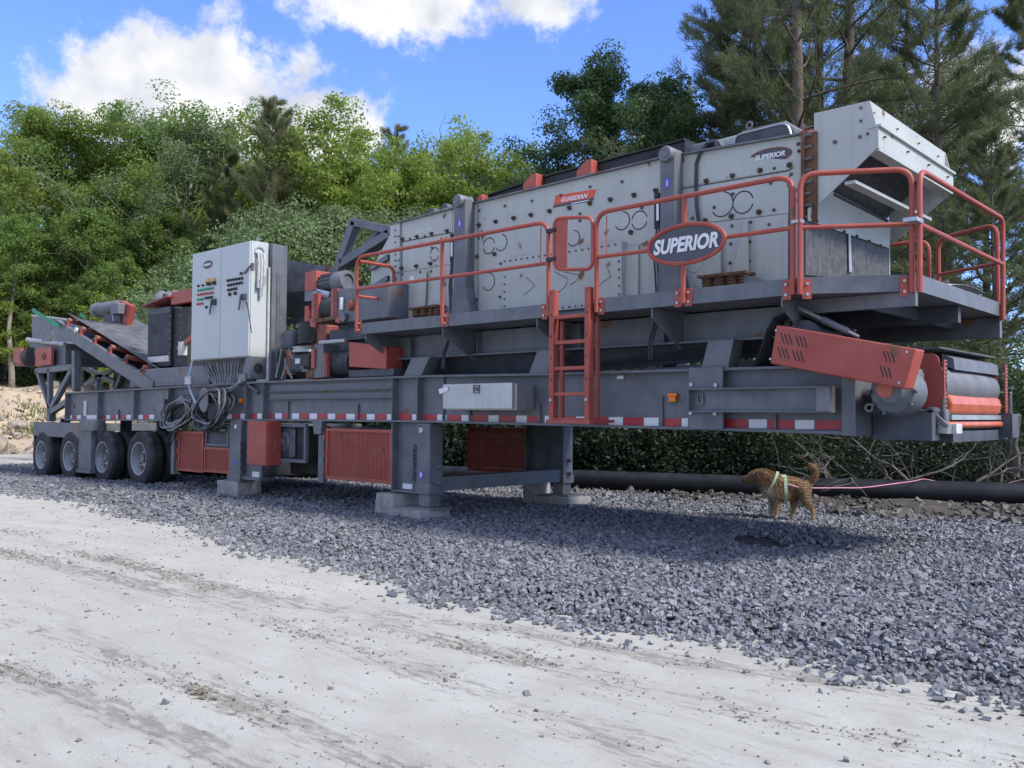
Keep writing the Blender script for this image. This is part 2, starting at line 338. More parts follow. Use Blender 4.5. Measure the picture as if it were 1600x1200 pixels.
# wheels: four axles, dual tyres each side
def wheel(x, y0, out):
    zc = .525+zg(x); s = 1 if out else -1
    prof = [(.31, 0), (.40, -.015), (.485, 0), (.512, .03), (.518, .06)]
    for g in (.085, .13, .175): prof += [(.522, g-.018), (.508, g-.014), (.508, g-.002), (.522, g+.002)]
    prof += [(.518, .20), (.512, .23), (.485, .26), (.40, .275), (.31, .26)]
    w = obj('wheel', MB().lathe([(.0, .16), (.10, .16), (.10, .13), (.16, .12), (.20, .17), (.255, .15), (.27, .05), (.285, .02)], (x, y0, zc), n=28), 'rim', PL, smooth=True)
    obj('tyre', MB().lathe(prof, (x, y0, zc), n=44), 'tyre', w, smooth=True)
    obj('rim', MB().lathe([(.285, .0), (.315, -.008), (.315, .03), (.30, .2), (.315, .25), (.285, .26), (.28, .03), (.285, .0)], (x, y0, zc), n=36), 'rim', w, smooth=True)
    if out:
        mb = MB()
        for k in range(10):
            t = k*math.pi/5; mb.cyl((x+.165*math.cos(t), y0+.13, zc+.165*math.sin(t)), (x+.165*math.cos(t), y0+.085, zc+.165*math.sin(t)), .014, 6)
        mb.cyl((x, y0+.165, zc), (x, y0+.06, zc), .085, 18)
        obj('hub', mb, 'wornsteel', w)
AX = [q(69.4, 712, .05).x, q(113.3, 713.4, .05).x, q(165, 714.8, .05).x, q(222.4, 717.6, .05).x]
for x in AX:
    wheel(x, -.02, True); wheel(x, .31, False); wheel(x, 2.33, False); wheel(x, 2.66, True)
    obj('axle', MB().cyl((x, .1, .525+zg(x)), (x, 2.8, .525+zg(x)), .07, 12), 'slate_dark', PL, smooth=True)
    obj('spring_hanger', B(x-.5, x-.4, .55, .75, .6, 1.22), 'slate_dark', PL); obj('leaf_spring', B(x-.5, x+.5, .58, .68, .72, .84), 'slate_dark', PL)
# tail fender beam, mud flap, tail jack
a = q(53, 668, .02); b = q(152, 668, .02)
obj('fender_beam', B(a.x, b.x+.2, .0, .12, q(90, 683, 0).z, q(90, 660, 0).z), 'slate', PL, bevel=.006)
obj('fender_beam', B(a.x, a.x+.1, .12, 2.9, .93, 1.12), 'slate', PL, bevel=.006)
obj('mud_flap', B(a.x+.005, a.x+.03, .02, .62, .18, .95), 'black', PL)
obj('mud_flap', B(a.x+.005, a.x+.03, 2.28, 2.88, .18, .95), 'black', PL)
jx0 = q(122.5, 700, -.12).x; jx1 = q(140, 700, -.12).x
jk = obj('jack_leg', B(jx0, jx1+.06, -.12, .12, q(130, 733, -.1).z, 1.18), 'slate', PL, bevel=.006)
obj('jack_head', B(jx0+.1, jx1+.22, -.16, .1, 1.0, 1.24), 'slate', jk, bevel=.02)
obj('jack_foot', B(jx0-.02, jx1+.1, -.15, .16, q(130, 736, -.1).z-.03, q(130, 733, -.1).z), 'slate', jk)
mb = MB()
for i in range(9): mb.hexbolt((jx0+.05, -.12, .35+i*.085), .012, .006)
obj('pin_holes', mb, 'black', jk, kind='stuff')
obj('chassis_number_plate', B(q(131, 640, .09).x, q(135, 640, .09).x, .085, .099, 1.3, 1.62), 'offwhite', PL)
obj('air_port', MB().cyl(q(115.5, 634.5, .098), q(115.5, 634.5, .098)+Vector((0, -.02, 0)), .035, 14), 'red_dull', PL)
# ---------------------------------------------------------------- under-chassis: guards, legs, switch box
def bars(mb, x0, x1, z0, z1, y, w, d):           # picture frame
    mb.box(x0, x1, y, y+d, z1-w, z1); mb.box(x0, x1, y, y+d, z0, z0+w); mb.box(x0, x0+w, y, y+d, z0+w, z1-w); mb.box(x1-w, x1, y, y+d, z0+w, z1-w); return mb
def guard(name, x0, x1, z0, z1, y, step=.028):
    g = obj('mesh_guard', bars(MB(), x0, x1, z0, z1, y, .045, .04), 'red', PL, bevel=.003)
    mb = MB()
    for x in np.arange(x0+.045, x1-.045, step): mb.box(x, x+step*.55, y+.018, y+.022, z0+.04, z1-.04)
    for z in np.arange(z0+.045, z1-.045, step): mb.box(x0+.04, x1-.04, y+.0225, y+.026, z, z+step*.55)
    obj('wire_mesh', mb, 'red', g, kind='stuff')
    mb = MB()
    for z in (z0+.12, (z0+z1)/2, z1-.12): mb.cyl((x0-.02, y-.006, z-.05), (x0-.02, y-.006, z+.05), .014, 8)
    obj('hinge', mb, 'red', g)
    return g
def at_(px, py, Y=0): v = q(px, py, Y); return v.x, v.z
x0, z1 = at_(509, 669); x1, z0 = at_(611, 757)
guard('g', x0, x1, z0, z1, .0)
guard('g', x0, x1, z0, z1, 2.86)
x0, z1 = at_(277, 673); x1, z0 = at_(315, 739); guard('g', x0, x1, z0, z1, .02)
x0, z1 = at_(317, 698); x1, z0 = at_(357, 741); guard('g', x0, x1, z0, z1, .02)
def post(px0, px1, py0, py1, Y=0, d=.08, m='slate'): return obj('post', B(*bxp(px0, py0, px1, py1, Y, Y+d)), m, PL, bevel=.004)
post(267, 272, 668, 741); post(497, 505, 680, 753)
# dark machinery behind the guards: water tank and hydraulic tank between the beams
obj('belly_tank', B(-14.9, -13.0, .45, 2.5, .32, 1.2), 'slate_dark', PL, bevel=.03)
obj('belly_tank', B(-12.3, -11.0, .5, 2.45, .42, 1.15), 'black', PL, bevel=.03)
obj('valve_panel', B(*bxp(322, 664, 357, 699, .06, .16)), 'slate_dark', PL)
mb = bars(MB(), *[at_(321, 0)[0]]*0, q(321, 680, .03).x, q(357, 680, .03).x, q(340, 697, .03).z, q(340, 664, .03).z, .03, .035, .03)
v = obj('valve_frame', mb, 'slate', PL)
mb = MB()
for i in range(6): c = q(338+i*2.6, 672, .04); mb.cyl(c, c+Vector((0, -.05, 0)), .018, 8)
obj('valve_fittings', mb, 'offwhite', v, kind='stuff')
# mid leg with chain
def chain(path, r=.017, parent=None):
    mb = MB(); 
    for i in range(len(path)-1):
        a, b = Vector(path[i]), Vector(path[i+1]); n = max(1, int((b-a).length/.055))
        for k in range(n):
            p = a.lerp(b, (k+.5)/n); ax = (Vector((1, 0, 0)) if k % 2 else Vector((0, 1, 0)))
            d = (b-a).normalized(); pts = [p + ax*math.cos(t*math.pi/4)*.024 + d*math.sin(t*math.pi/4)*.04 for t in range(9)]
            mb.tube(pts, r*.5, 5, caps=False)
    return obj('chain', mb, 'slate_dark', parent, kind='stuff')
def leg(px0, px1, pyt, pyb, Y, d, num=None, far_=False):
    pass
x0 = q(358, 700, -.02).x; x1 = q(376, 700, -.02).x
lg = obj('leg', B(x0, x1, -.02, .22, q(367, 752, 0).z, 1.265), 'slate', PL, bevel=.008)
obj('leg_sleeve', B(x0-.02, x1+.02, -.04, .24, q(367, 752, 0).z-.005, q(367, 741, 0).z), 'slate', lg, bevel=.006)
chain([(x1+.03, -.02, q(376, 690).z), (x1+.04, -.02, q(376, 738).z)], parent=lg)
obj('leg_tag', MB().cyl(q(368.5, 666.5, -.02), q(368.5, 666.5, -.02)+Vector((0, -.008, 0)), .035, 14), 'white', lg)
obj('leg_tag', MB().cyl(q(367.5, 722, -.02), q(367.5, 722, -.02)+Vector((0, -.004, 0)), .04, 14), 'purple', lg)
obj('leg_plate', B(x1+.02, x1+.50, .06, .09, q(390, 748).z, 1.26), 'slate', lg)
obj('data_label', B(*bxp(394, 737, 405, 748, .05, .058)), 'white', PL)
obj('skid_beam', B(x1+.0, x1+.55, .0, .25, q(390, 750).z, q(390, 745).z), 'slate', PL)
# red switch-box door standing open, and the box behind it
a = bxp(386, 658, 415, 727, -.22, .06)
rd = obj('box_door', B(*a), 'red', PL, bevel=.012)
obj('door_latch', MB().tube([(a[1]+.01, -.1, 1.0), (a[1]+.05, -.1, 1.0), (a[1]+.05, -.1, .82), (a[1]+.01, -.1, .82)], .01), 'red', rd)
a = bxp(427, 662, 480, 722, .06, .55)
bx_ = obj('switch_box', bars(MB(), a[0], a[1], a[4], a[5], .03, .05, .05), 'slate', PL, bevel=.004)
obj('box_interior', B(a[0]+.04, a[1]-.04, .12, .5, a[4]+.04, a[5]-.04), 'black', bx_)
obj('dial_plate', B(*bxp(432, 668, 459, 715, .09, .115)), 'slate_dark', bx_)
c = q(443, 691, .09); obj('dial', MB().lathe([(0, -.05), (.05, -.05), (.06, -.03), (.15, -.025), (.17, -.0), (.17, .02)], c, n=24), 'wornsteel', bx_, smooth=True)
obj('duct', B(*bxp(452, 670, 460, 714, .08, .11)), 'wornsteel', bx_, bevel=.01)
obj('hanger_bracket', MB().prism([q(488, 657, -.01), q(503, 657, -.01), q(501, 679, -.01), q(490, 679, -.01)], (0, .1, 0)), 'slate', PL, bevel=.01)
# rear-lit near support leg and its mirror on the far side
def support(y0, y1, mirrored):
    x0 = q(651.5, 700).x; x1 = q(671.5, 700).x; xl = q(612, 700).x
    zb_ = q(651, 771).z
    L_ = obj('leg', B(x0, x1, y0, y1, zb_, 1.262), 'slate', PL, bevel=.012)
    yp = y0+.10 if not mirrored else y1-.12
    obj('leg_web', B(xl, x0, yp, yp+.02, zb_+.02, 1.262), 'slate', L_)
    obj('leg_flange', B(xl-.012, xl+.012, y0, y1, zb_+.015, 1.262), 'slate', L_)
    obj('leg_flange', B(xl, x0, y0, y1, zb_, zb_+.02), 'slate', L_)
    obj('leg_sleeve', B(x0-.012, x1+.012, y0-.012, y1+.012, zb_-.002, zb_+.12), 'slate', L_, bevel=.008)
    obj('leg_foot', B(x0+.02, x1-.02, y0+.02, y1-.02, .20, zb_), 'wornsteel', L_, bevel=.006)
    obj('foot_plate', B(x0-.05, x1+.12, y0-.04, y1+.06, .172, .20), 'wornsteel', L_)
    for z in (zb_+.28, zb_+.08):
        obj('lock_pin', MB().cyl((x1-.02, (y0+y1)/2, z+.06), (x1+.07, (y0+y1)/2, z+.06), .028, 10), 'slate', L_)
    return L_, x0, x1, xl
L1, lx0, lx1, lxl = support(0, .23, False); L2, *_ = support(2.67, 2.9, True)
chain([(lx0-.04, .0, q(648, 697).z), (lx0-.045, .0, q(646, 752).z)], r=.02, parent=L1)
c = q(658, 672, -.003); obj('leg_tag', MB().cyl(c, c+Vector((0, -.006, 0)), .036, 14), 'offwhite', L1)
c = q(656.5, 666, -.003); obj('leg_hole', MB().cyl(c, c+Vector((0, -.004, 0)), .014, 10), 'black', L1)
c = q(658.3, 742, -.003); n8 = obj('number_sticker', MB().cyl(c, c+Vector((0, -.005, 0)), .048, 20), 'purple', L1)
text('number', '8', .085, 'white', L1, frame_on(c+Vector((-.1, -.0065, 0)), c+Vector((.1, -.0065, 0))), extrude=.001, off=.002)
obj('data_label', B(*bxp(629, 756, 644, 764, .08, .098)), 'white', L1)
obj('hose', MB().tube([q(x, y, .3) for x, y in ((680, 666), (690, 672), (695, 682), (700, 690), (697, 698))], .014), 'cable', PL, smooth=True)
obj('leg_cross_beam', B(lx0+.02, lx1-.04, .23, 2.67, .39, .57), 'slate', PL)
# tool box of tread plate
tb0 = q(693, 620, -.26); tbx = q(803, 620, -.26).x
ztop = q(748, 599, -.26).z; zbo = q(748, 641, -.26).z
TB = obj('tool_box', B(tb0.x, tbx, -.22, .09, zbo, ztop-.01), 'alu', PL, bevel=.008)
mb = B(tb0.x-.012, tbx-.03, -.26, -.222, zbo+.015, ztop)
lid = obj('lid', mb, 'alu', TB, bevel=.006)
mb = MB()
for i, x in enumerate(np.arange(tb0.x+.01, tbx-.06, .03)):
    for k, z in enumerate(np.arange(zbo+.03+(.022 if i % 2 else 0), ztop-.03, .044)):
        s = 1 if (i+k) % 2 else -1
        mb.prism([(x-.009, -.2602, z-.006*s), (x+.009, -.2602, z+.006*s), (x+.009, -.2602, z+.006*s+.006), (x-.009, -.2602, z-.006*s+.006)], (0, -.002, 0))
obj('tread_pattern', mb, 'alu', lid, kind='stuff')
c = q(744.5, 608, -.262); obj('latch', bars(MB(), c.x-.05, c.x+.05, c.z-.05, c.z+.05, -.272, .015, .012).box(c.x-.01, c.x+.02, -.28, -.264, c.z-.02, c.z+.02), 'wornsteel', lid)
obj('tag_paper', MB().prism([q(685, 608, -.27), q(699, 604, -.27), q(701, 610, -.27), q(687, 616, -.27)], (0, .006, 0)), 'white', TB)
# lamps
obj('marker_lamp', B(*bxp(1042, 614, 1057, 620, .06, WEB)).box(*bxp(1044, 620, 1055, 628, .05, WEB)), 'amber', PL, bevel=.008)
c = q(376, 626, .06); obj('marker_lamp', MB().lathe([(0, -.03), (.03, -.025), (.045, 0), (.045, .04)], c, n=16), 'amber', PL, smooth=True)
obj('data_label', B(*bxp(964, 587, 974, 592, .095, .0995)), 'white', PL)
# stowed outrigger channel on its bolted plate
bp = obj('outrigger_plate', B(*bxp(1076, 574, 1129, 671, -.03, .005)), 'slate', PL, bevel=.004)
mb = MB()
for px, py in ((1081, 601), (1119, 602), (1080, 645), (1118, 646)): mb.hexbolt(q(px, py, -.03), .022, .02)
obj('bolts', mb, 'galv', bp, kind='stuff')
a = q(1074, 607, -.13); b = q(1298, 610, -.13); zl = q(1074, 638, -.13).z; zl2 = q(1298, 646, -.13).z
mb = MB().box(a.x, b.x, -.05, -.035, (zl+zl2)/2, a.z-.005)
mb.box(a.x, b.x-.0, -.13, -.035, a.z-.016, a.z).box(a.x, b.x, -.13, -.035, (zl+zl2)/2-.016, (zl+zl2)/2)
mb.box(a.x, a.x+.012, -.13, -.05, (zl+zl2)/2, a.z-.016)
ch = obj('outrigger_channel', mb, 'slate', PL, bevel=.003)
obj('channel_end', B(b.x-.14, b.x, -.134, -.03, (zl+zl2)/2-.02, a.z+.004), 'wornsteel', ch, bevel=.02)
obj('latch', bars(MB(), *(lambda c: (c.x-.035, c.x+.035, c.z-.05, c.z+.05))(q(1095, 624, -.055)), -.07, .012, .02), 'wornsteel', ch)
# ---------------------------------------------------------------- walkway platform
PY = -.31; PXL = -9.47; PXC = -3.339; PXF = -2.53; PZ = 2.44; TH = .14
CH = [(PXL, PY), (PXC, PY), (PXF, .154), (PXF, 2.746), (PXC, 3.21), (PXL, 3.21)]
mb = MB()
inner = [(PXL, .33), (-3.9, .33), (-3.9, 2.57), (PXL, 2.57)]
mb.prism([(PXL, PY+.01, PZ), (PXC, PY+.01, PZ), (PXF-.01, .16, PZ), (PXF-.01, 1.45, PZ), (-3.9, 1.45, PZ), (-3.9, .34, PZ), (PXL, .34, PZ)], (0, 0, .012))
mb.prism([(PXL, 3.20, PZ), (PXC, 3.20, PZ), (PXF-.01, 2.74, PZ), (PXF-.01, 1.451, PZ), (-3.9, 1.451, PZ), (-3.9, 2.56, PZ), (PXL, 2.56, PZ)], (0, 0, .012))
DK = obj('walkway_deck', mb, 'slate', PL)
gx0 = q(868, 480, PY).x; gx1 = q(927, 475, PY).x
def toe(p, r):
    d = Vector((r[0]-p[0], r[1]-p[1], 0)).normalized(); n = Vector((d.y, -d.x, 0))*.008
    return obj('toe_board', MB().prism([(p[0], p[1], PZ-.004), (r[0], r[1], PZ-.004), (r[0], r[1], PZ+TH), (p[0], p[1], PZ+TH)], tuple(-n)), 'slate', DK)
toe((PXL, PY), (gx0, PY)); toe((gx1, PY), (PXC, PY)); toe(CH[1], CH[2]); toe(CH[2], CH[3]); toe(CH[3], CH[4]); toe(CH[4], CH[5])
# bent toe plate lying on the front end
a0 = Vector((PXF-.02, 1.2, PZ+TH)); mb = MB(); vs = []
for i in range(9):
    t = i/8; y = 1.05+1.15*t; h = .02+.13*math.sin(t*math.pi*.85)+.05*t
    vs += [(PXF-.03, y, PZ+TH+h*.4), (PXF-.75+.3*t, y+.1, PZ+TH+h)]
mb.add(vs, [(i*2, i*2+2, i*2+3, i*2+1) for i in range(8)])
fl = obj('bent_cover_sheet', mb, 'alu', DK, smooth=True); so = fl.modifiers.new('solid', 'SOLIDIFY'); so.thickness = .004
# cross joists under the platform end
obj('deck_joist', B(q(1240, 470, .0).x-.0, q(1424, 475, 0).x, .1, .16, PZ-.13, PZ-.006), 'slate', DK)
obj('deck_joist', B(-4.6, PXF-.02, 2.7, 2.78, PZ-.22, PZ-.006), 'slate', DK)
obj('deck_joist', B(-4.6, PXF-.06, 1.42, 1.5, PZ-.16, PZ-.006), 'slate_dark', DK)
for x in (-3.0,): obj('deck_joist', B(x, x+.05, .17, 2.69, PZ-.12, PZ-.008), 'slate_dark', DK)
for px in (573, 693, 840, 1019, 1222):
    x = q(px, 515, PY+.05).x
    g = obj('gusset', MB().prism([(x, PY+.03, PZ-.006), (x, .32, PZ-.006), (x, .32, PZ-.36), (x, .24, PZ-.38), (x, PY+.03, PZ-.10)], (.016, 0, 0)), 'slate', DK)
# ---------------------------------------------------------------- railings
TR = .0245
RAILS = obj('guard_rail', MB().tube(rounded([q(557, 519, PY-.03), q(557.5, 402, PY-.03), q(857, 346, PY-.03), q(857, 495, PY-.03)], .16), TR, 10), 'red', PL, smooth=True)
rod('mid_rail', [(558, 452), (857, 411)], PY-.03, TR*.85, 'red', RAILS)
rod('rail_post', [(691, 371), (691, 508)], PY-.03, TR, 'red', RAILS)
p0 = q(557.5, 404, PY-.03)
obj('end_rail', MB().tube(rounded([p0+Vector((0, .02, -.03)), (p0.x, .30, p0.z-.03), (p0.x, .30, PZ+.02)], .12), TR, 8), 'red', RAILS, smooth=True)
obj('end_rail', MB().tube([(p0.x, PY, p0.z-.5), (p0.x, .30, p0.z-.5)], TR*.85, 8), 'red', RAILS, smooth=True)
rod('thin_bar', [(845, 355), (845, 410)], PY-.03, .006, 'red', RAILS)
R2 = obj('guard_rail', MB().tube(rounded([q(932, 488, PY-.03), q(932, 333, PY-.03), q(1239, 274, PY-.03), q(1239, 460, PY-.03)], .16), TR, 10), 'red', PL, smooth=True)
rod('mid_rail', [(932, 402), (1018, 391)], PY-.03, TR*.85, 'red', R2)
rod('mid_rail', [(1130, 371), (1239, 356)], PY-.03, TR*.85, 'red', R2)
rod('rail_post', [(1069, 308), (1069, 357)], PY-.03, TR, 'red', R2); rod('rail_post', [(1067.5, 408), (1067.5, 474)], PY-.03, TR, 'red', R2)
rod('thin_bar', [(948, 336), (948, 398)], PY-.03, .006, 'red', R2)
def chamf(px, py, a=CH[1], b=CH[2], off=.03):    # point on the vertical plane of a platform edge
    d = sight(px, py); e = Vector((b[0]-a[0], b[1]-a[1], 0)); n = Vector((e.y, -e.x, 0)).normalized(); a_ = Vector((a[0], a[1], 0))+n*off
    return EYEP + d*((a_-EYEP).dot(n)/d.dot(n))
R3 = obj('guard_rail', MB().tube(rounded([chamf(1250, 460), chamf(1250, 272), chamf(1425, 264), chamf(1425, 457)], .14), TR, 10), 'red', PL, smooth=True)
obj('mid_rail', MB().tube([chamf(1250, 356), chamf(1425, 350)], TR*.85, 8), 'red', R3, smooth=True)
cf = lambda x, y: chamf(x, y, CH[2], CH[3])
R4 = obj('guard_rail', MB().tube(rounded([cf(1437, 457), cf(1437, 265), cf(1567, 342), cf(1567, 500)], .14), TR, 10), 'red', PL, smooth=True)
obj('mid_rail', MB().tube([cf(1437, 350), cf(1567, 413)], TR*.85, 8), 'red', R4, smooth=True)
zr = cf(1437, 265).z
def far_rail(a, b):
    z1 = zr-.01; A = Vector((*a, 0)); Bv = Vector((*b, 0))
    r = obj('guard_rail', MB().tube(rounded([A+Vector((0, 0, PZ)), A+Vector((0, 0, z1)), Bv+Vector((0, 0, z1)), Bv+Vector((0, 0, PZ))], .14), TR, 8), 'red', PL, smooth=True)
    obj('mid_rail', MB().tube([A+Vector((0, 0, PZ+.58)), Bv+Vector((0, 0, PZ+.58))], TR*.85, 8), 'red', r, smooth=True)
far_rail((PXF-.06, 2.80), (PXC+.03, 3.22)); far_rail((PXC-.08, 3.24), (-6.3, 3.24)); far_rail((-6.4, 3.24), (PXL, 3.24))
# post base plates with bolts, and rail clamps
def base(c, e, right):
    e = Vector(e).normalized(); n = Vector((e.y, -e.x, 0)); s = 1 if right else -1
    p = c + n*.0; w = .075
    mb = MB(); A = p + e*(s*.02); Bv = p + e*(s*(.02+w))
    mb.prism([A+Vector((0, 0, -.085)), Bv+Vector((0, 0, -.085)), Bv+Vector((0, 0, .085)), A+Vector((0, 0, .085))], tuple(-n*.012))
    o = obj('base_plate', mb, 'red', PL)
    mb = MB()
    for dz in (-.045, .045):
        k = p + e*(s*(.02+w*.55)) + Vector((0, 0, dz)); mb.cyl(k, k+n*.016, .013, 8)
    obj('bolts', mb, 'galv', o, kind='stuff')
Xd = (1, 0, 0); off = Vector((0, -.0, 0))
for px, py, r in ((557, 511, 1), (691, 500, 1), (857, 486, 0), (932, 479, 1), (1067.5, 465, 1), (1067.5, 465, 0), (1239, 452, 0)): base(q(px, py, PY-.012), Xd, r)
ed = (CH[2][0]-CH[1][0], CH[2][1]-CH[1][1], 0)
base(chamf(1250, 452, off=.012), ed, 1); base(chamf(1425, 447, off=.012), ed, 0)
base(chamf(1567, 490, CH[2], CH[3], .012), (0, 1, 0), 0)
obj('rail_clamp', B(*bxp(1236, 343, 1252, 348, PY-.06, PY+.0)), 'galv', PL); c = cf(1431, 345)
obj('rail_clamp', B(c.x-.07, c.x+.04, c.y-.10, c.y+.06, c.z-.016, c.z+.016), 'galv', PL)
# self-closing gate with its red panel
GT = obj('gate', MB().tube(rounded([q(866, 421, PY-.05), q(866, 341, PY-.05), q(926, 339, PY-.05), q(926, 421, PY-.05)], .10, closed=True), TR*.8, 8), 'red', PL, smooth=True)
obj('gate_panel', B(*bxp(866, 343, 886, 419, PY-.055, PY-.045)), 'red', GT)
obj('hinge', B(*bxp(853, 357, 867, 363, PY-.07, PY-.02)), 'black', GT); obj('hinge', B(*bxp(853, 402, 867, 408, PY-.07, PY-.02)), 'black', GT)
# oval sign fixed to the rail
def oval(px, py, wx, hz, slope, Y, border, parent, txt, nm='oval_sign', dp=.03, tw=.84, hs=1.25, tube_r=None):
    c = q(px, py, Y); mb = MB(); n = 48
    ring = [Vector((c.x+wx*math.cos(t), Y, c.z+hz*math.sin(t)+slope*wx*math.cos(t))) for t in np.linspace(0, 2*math.pi, n, endpoint=False)]
    o = obj(nm, MB().prism(ring, (0, dp, 0)), 'signgrey', parent)
    if tube_r: obj('sign_rim', MB().tube(ring+[ring[0]], tube_r, 8, caps=False), 'red', o if parent is PL else parent, smooth=True)
    else:
        k = 1-border/hz*.6
        inner = [Vector((c.x+(p.x-c.x)*(1-border/wx), Y-.0025, c.z+(p.z-c.z)*(1-border/hz))) for p in ring]
        outer = [p+Vector((0, -.0025, 0)) for p in ring]
        obj('sign_rim', MB().add(outer+inner, [(i, (i+1) % n, n+(i+1) % n, n+i) for i in range(n)]), 'red_dull', o if parent is PL else parent)
    v = Vector((1, 0, slope)).normalized(); cc = c+Vector((0, -.007, 0))
    text('lettering', txt, .2, 'white', o if parent is PL else parent, frame_on(cc-v, cc+v), extrude=.003, shear=.22, off=.0075, width=2*wx*tw, hscale=hs)
    return o
oval(1071, 381, .415, .183, .0, PY-.05, .0, PL, 'SUPERIOR', tw=.85, hs=1.22, tube_r=.022)
c = q(1126.5, 370, PY-.06); 
# ---------------------------------------------------------------- ladder
LY = -.40
LD = empty('ladder_', (0, 0, 0), 'x', 'x'); bpy.data.objects.remove(LD)
zl0 = q(857, 660, LY).z; lxa = q(857.6, 560, LY).x; lxb = q(864.5, 560, LY).x; lxc = q(913, 560, LY).x; lxd = q(920, 560, LY).x
def chan(xa, xb, z0, z1, y, d=.085): return MB().box(xa, xb, y, y+.008, z0, z1).box(xb-.008, xb, y+.008, y+d, z0, z1).box(xa, xa+.008, y+.008, y+d, z0, z1)
zt1 = q(861, 453, LY).z; zt2 = q(916, 448, LY).z
LD = obj('ladder_rail', chan(lxa, lxb, zl0, zt1, LY), 'red', PL, bevel=.003)
LDr = obj('ladder_rail', chan(lxc, lxd, zl0, zt2, LY), 'red', PL, bevel=.003)
obj('ladder_rail', chan(lxa+.01, lxb-.008, zl0+.02, PZ-.05, LY+.17, .03), 'red', PL); obj('ladder_rail', chan(lxc+.01, lxd-.008, zl0+.02, PZ-.03, LY+.17, .03), 'red', PL)
for py in (494, 534, 575, 615.5, 656):
    z = q(889, py, LY).z
    obj('rung', B(lxb-.004, lxc+.004, LY+.012, LY+.07, z-.02, z+.02), 'red', PL, bevel=.006)
mb = MB()
for i in range(9):
    for x in ((lxa+lxb)/2, (lxc+lxd)/2):
        z = zt1-.04-i*.23
        if z > zl0: mb.cyl((x, LY-.0005, z), (x, LY-.002, z), .011, 10)
obj('rail_holes', mb, 'black', LD, kind='stuff')
mb = MB()
for x in ((lxa+lxb)/2, (lxc+lxd)/2): mb.hexbolt((x, LY, q(860, 625, LY).z), .018, .012)
obj('bolts', mb, 'galv', LD, kind='stuff')
zf = q(917, 658, LY).z
obj('ladder_foot', B(lxa-.03, lxd+.02, LY-.01, LY+.09, zl0-.01, zl0+.03), 'red', LD, bevel=.004)
for x in (lxb-.03, lxd-.03): obj('ladder_bracket', B(x, x+.05, LY+.09, .02, zl0, zl0+.03), 'red', LD)
for x in (lxb-.03, lxd-.03): obj('ladder_bracket', B(x, x+.02, LY+.085, PY, PZ-.1, PZ-.05), 'red', LD)
# ---------------------------------------------------------------- screen sub-frame
SY = .22
def fl(px0, py0, px1, py1, Y): a = q(px0, py0, Y); b = q(px1, py1, Y); return a, b
a, b = fl(612, 560, 1215, 526, SY)
zf0 = .5*(a.z+b.z)
SF = obj('subframe_beam', B(a.x, -3.75, SY+.08, SY+.10, zf0, PZ-.02), 'slate', PL)
obj('flange', B(a.x, -3.75, SY-.02, SY+.2, zf0-.02, zf0), 'slate', SF)
SF2 = obj('subframe_beam', B(a.x, -3.75, 2.58, 2.60, zf0, PZ-.02), 'slate', PL)
obj('flange', B(a.x, -3.75, 2.48, 2.70, zf0-.02, zf0), 'slate', SF2)
for x in np.arange(-9.3, -3.9, 1.3): obj('cross_member', B(x, x+.1, SY+.1, 2.58, zf0+.03, PZ-.05), 'slate_dark', PL)
for px in (640, 745, 905, 1036): 
    x = q(px, 530, SY).x; obj('stiffener', B(x-.008, x+.008, SY, SY+.08, zf0, PZ-.03), 'slate', SF)
# slanted pedestals between chassis and sub-frame
for (xa, xb, xc, xd) in ((632, 660, 673, 645), (828, 858, 862, 841), (1097, 1139, 1148, 1108)):
    A = q(xa, 585, .05).x; Bx = q(xb, 585, .05).x; Cx = q(xc, 558, .05).x; Dx = q(xd, 558, .05).x
    for y in (.03, 2.67):
        obj('pedestal', MB().prism([(A, y, zt(A)-.002), (Bx, y, zt(Bx)-.002), (Cx, y, zf0-.02), (Dx, y, zf0-.02)], (0, .2, 0)), 'slate', PL, bevel=.006)
# under-screen belt conveyor running to the discharge end, its pan and idlers
mb = MB().prism([(-9.4, .5, 1.50), (-9.4, .5, 1.72), (-2.9, .5, 1.98), (-2.9, .5, 1.70)], (0, .04, 0)).prism([(-9.4, 2.36, 1.50), (-9.4, 2.36, 1.72), (-2.9, 2.36, 1.98), (-2.9, 2.36, 1.70)], (0, .04, 0))
UC = obj('under_conveyor', mb, 'slate', PL)
obj('belt', MB().prism([(-9.6, .56, 1.74), (-9.6, 2.34, 1.74), (-2.5, 2.34, 1.98), (-2.5, .56, 1.98)], (0, 0, .015)), 'belt', UC)
obj('collecting_hopper', MB().prism([(-9.3, .42, zf0+.05), (-9.3, .6, 1.76), (-3.6, .6, 2.0), (-3.6, .42, zf0+.05)], (0, .02, 0)), 'slate_dark', UC)
for i in range(6):
    x = -8.8+i*1.05; obj('idler_roller', MB().cyl((x, .58, 1.68+.037*(x+9.4)), (x, 2.32, 1.68+.037*(x+9.4)), .06, 10), 'red_dull', UC)
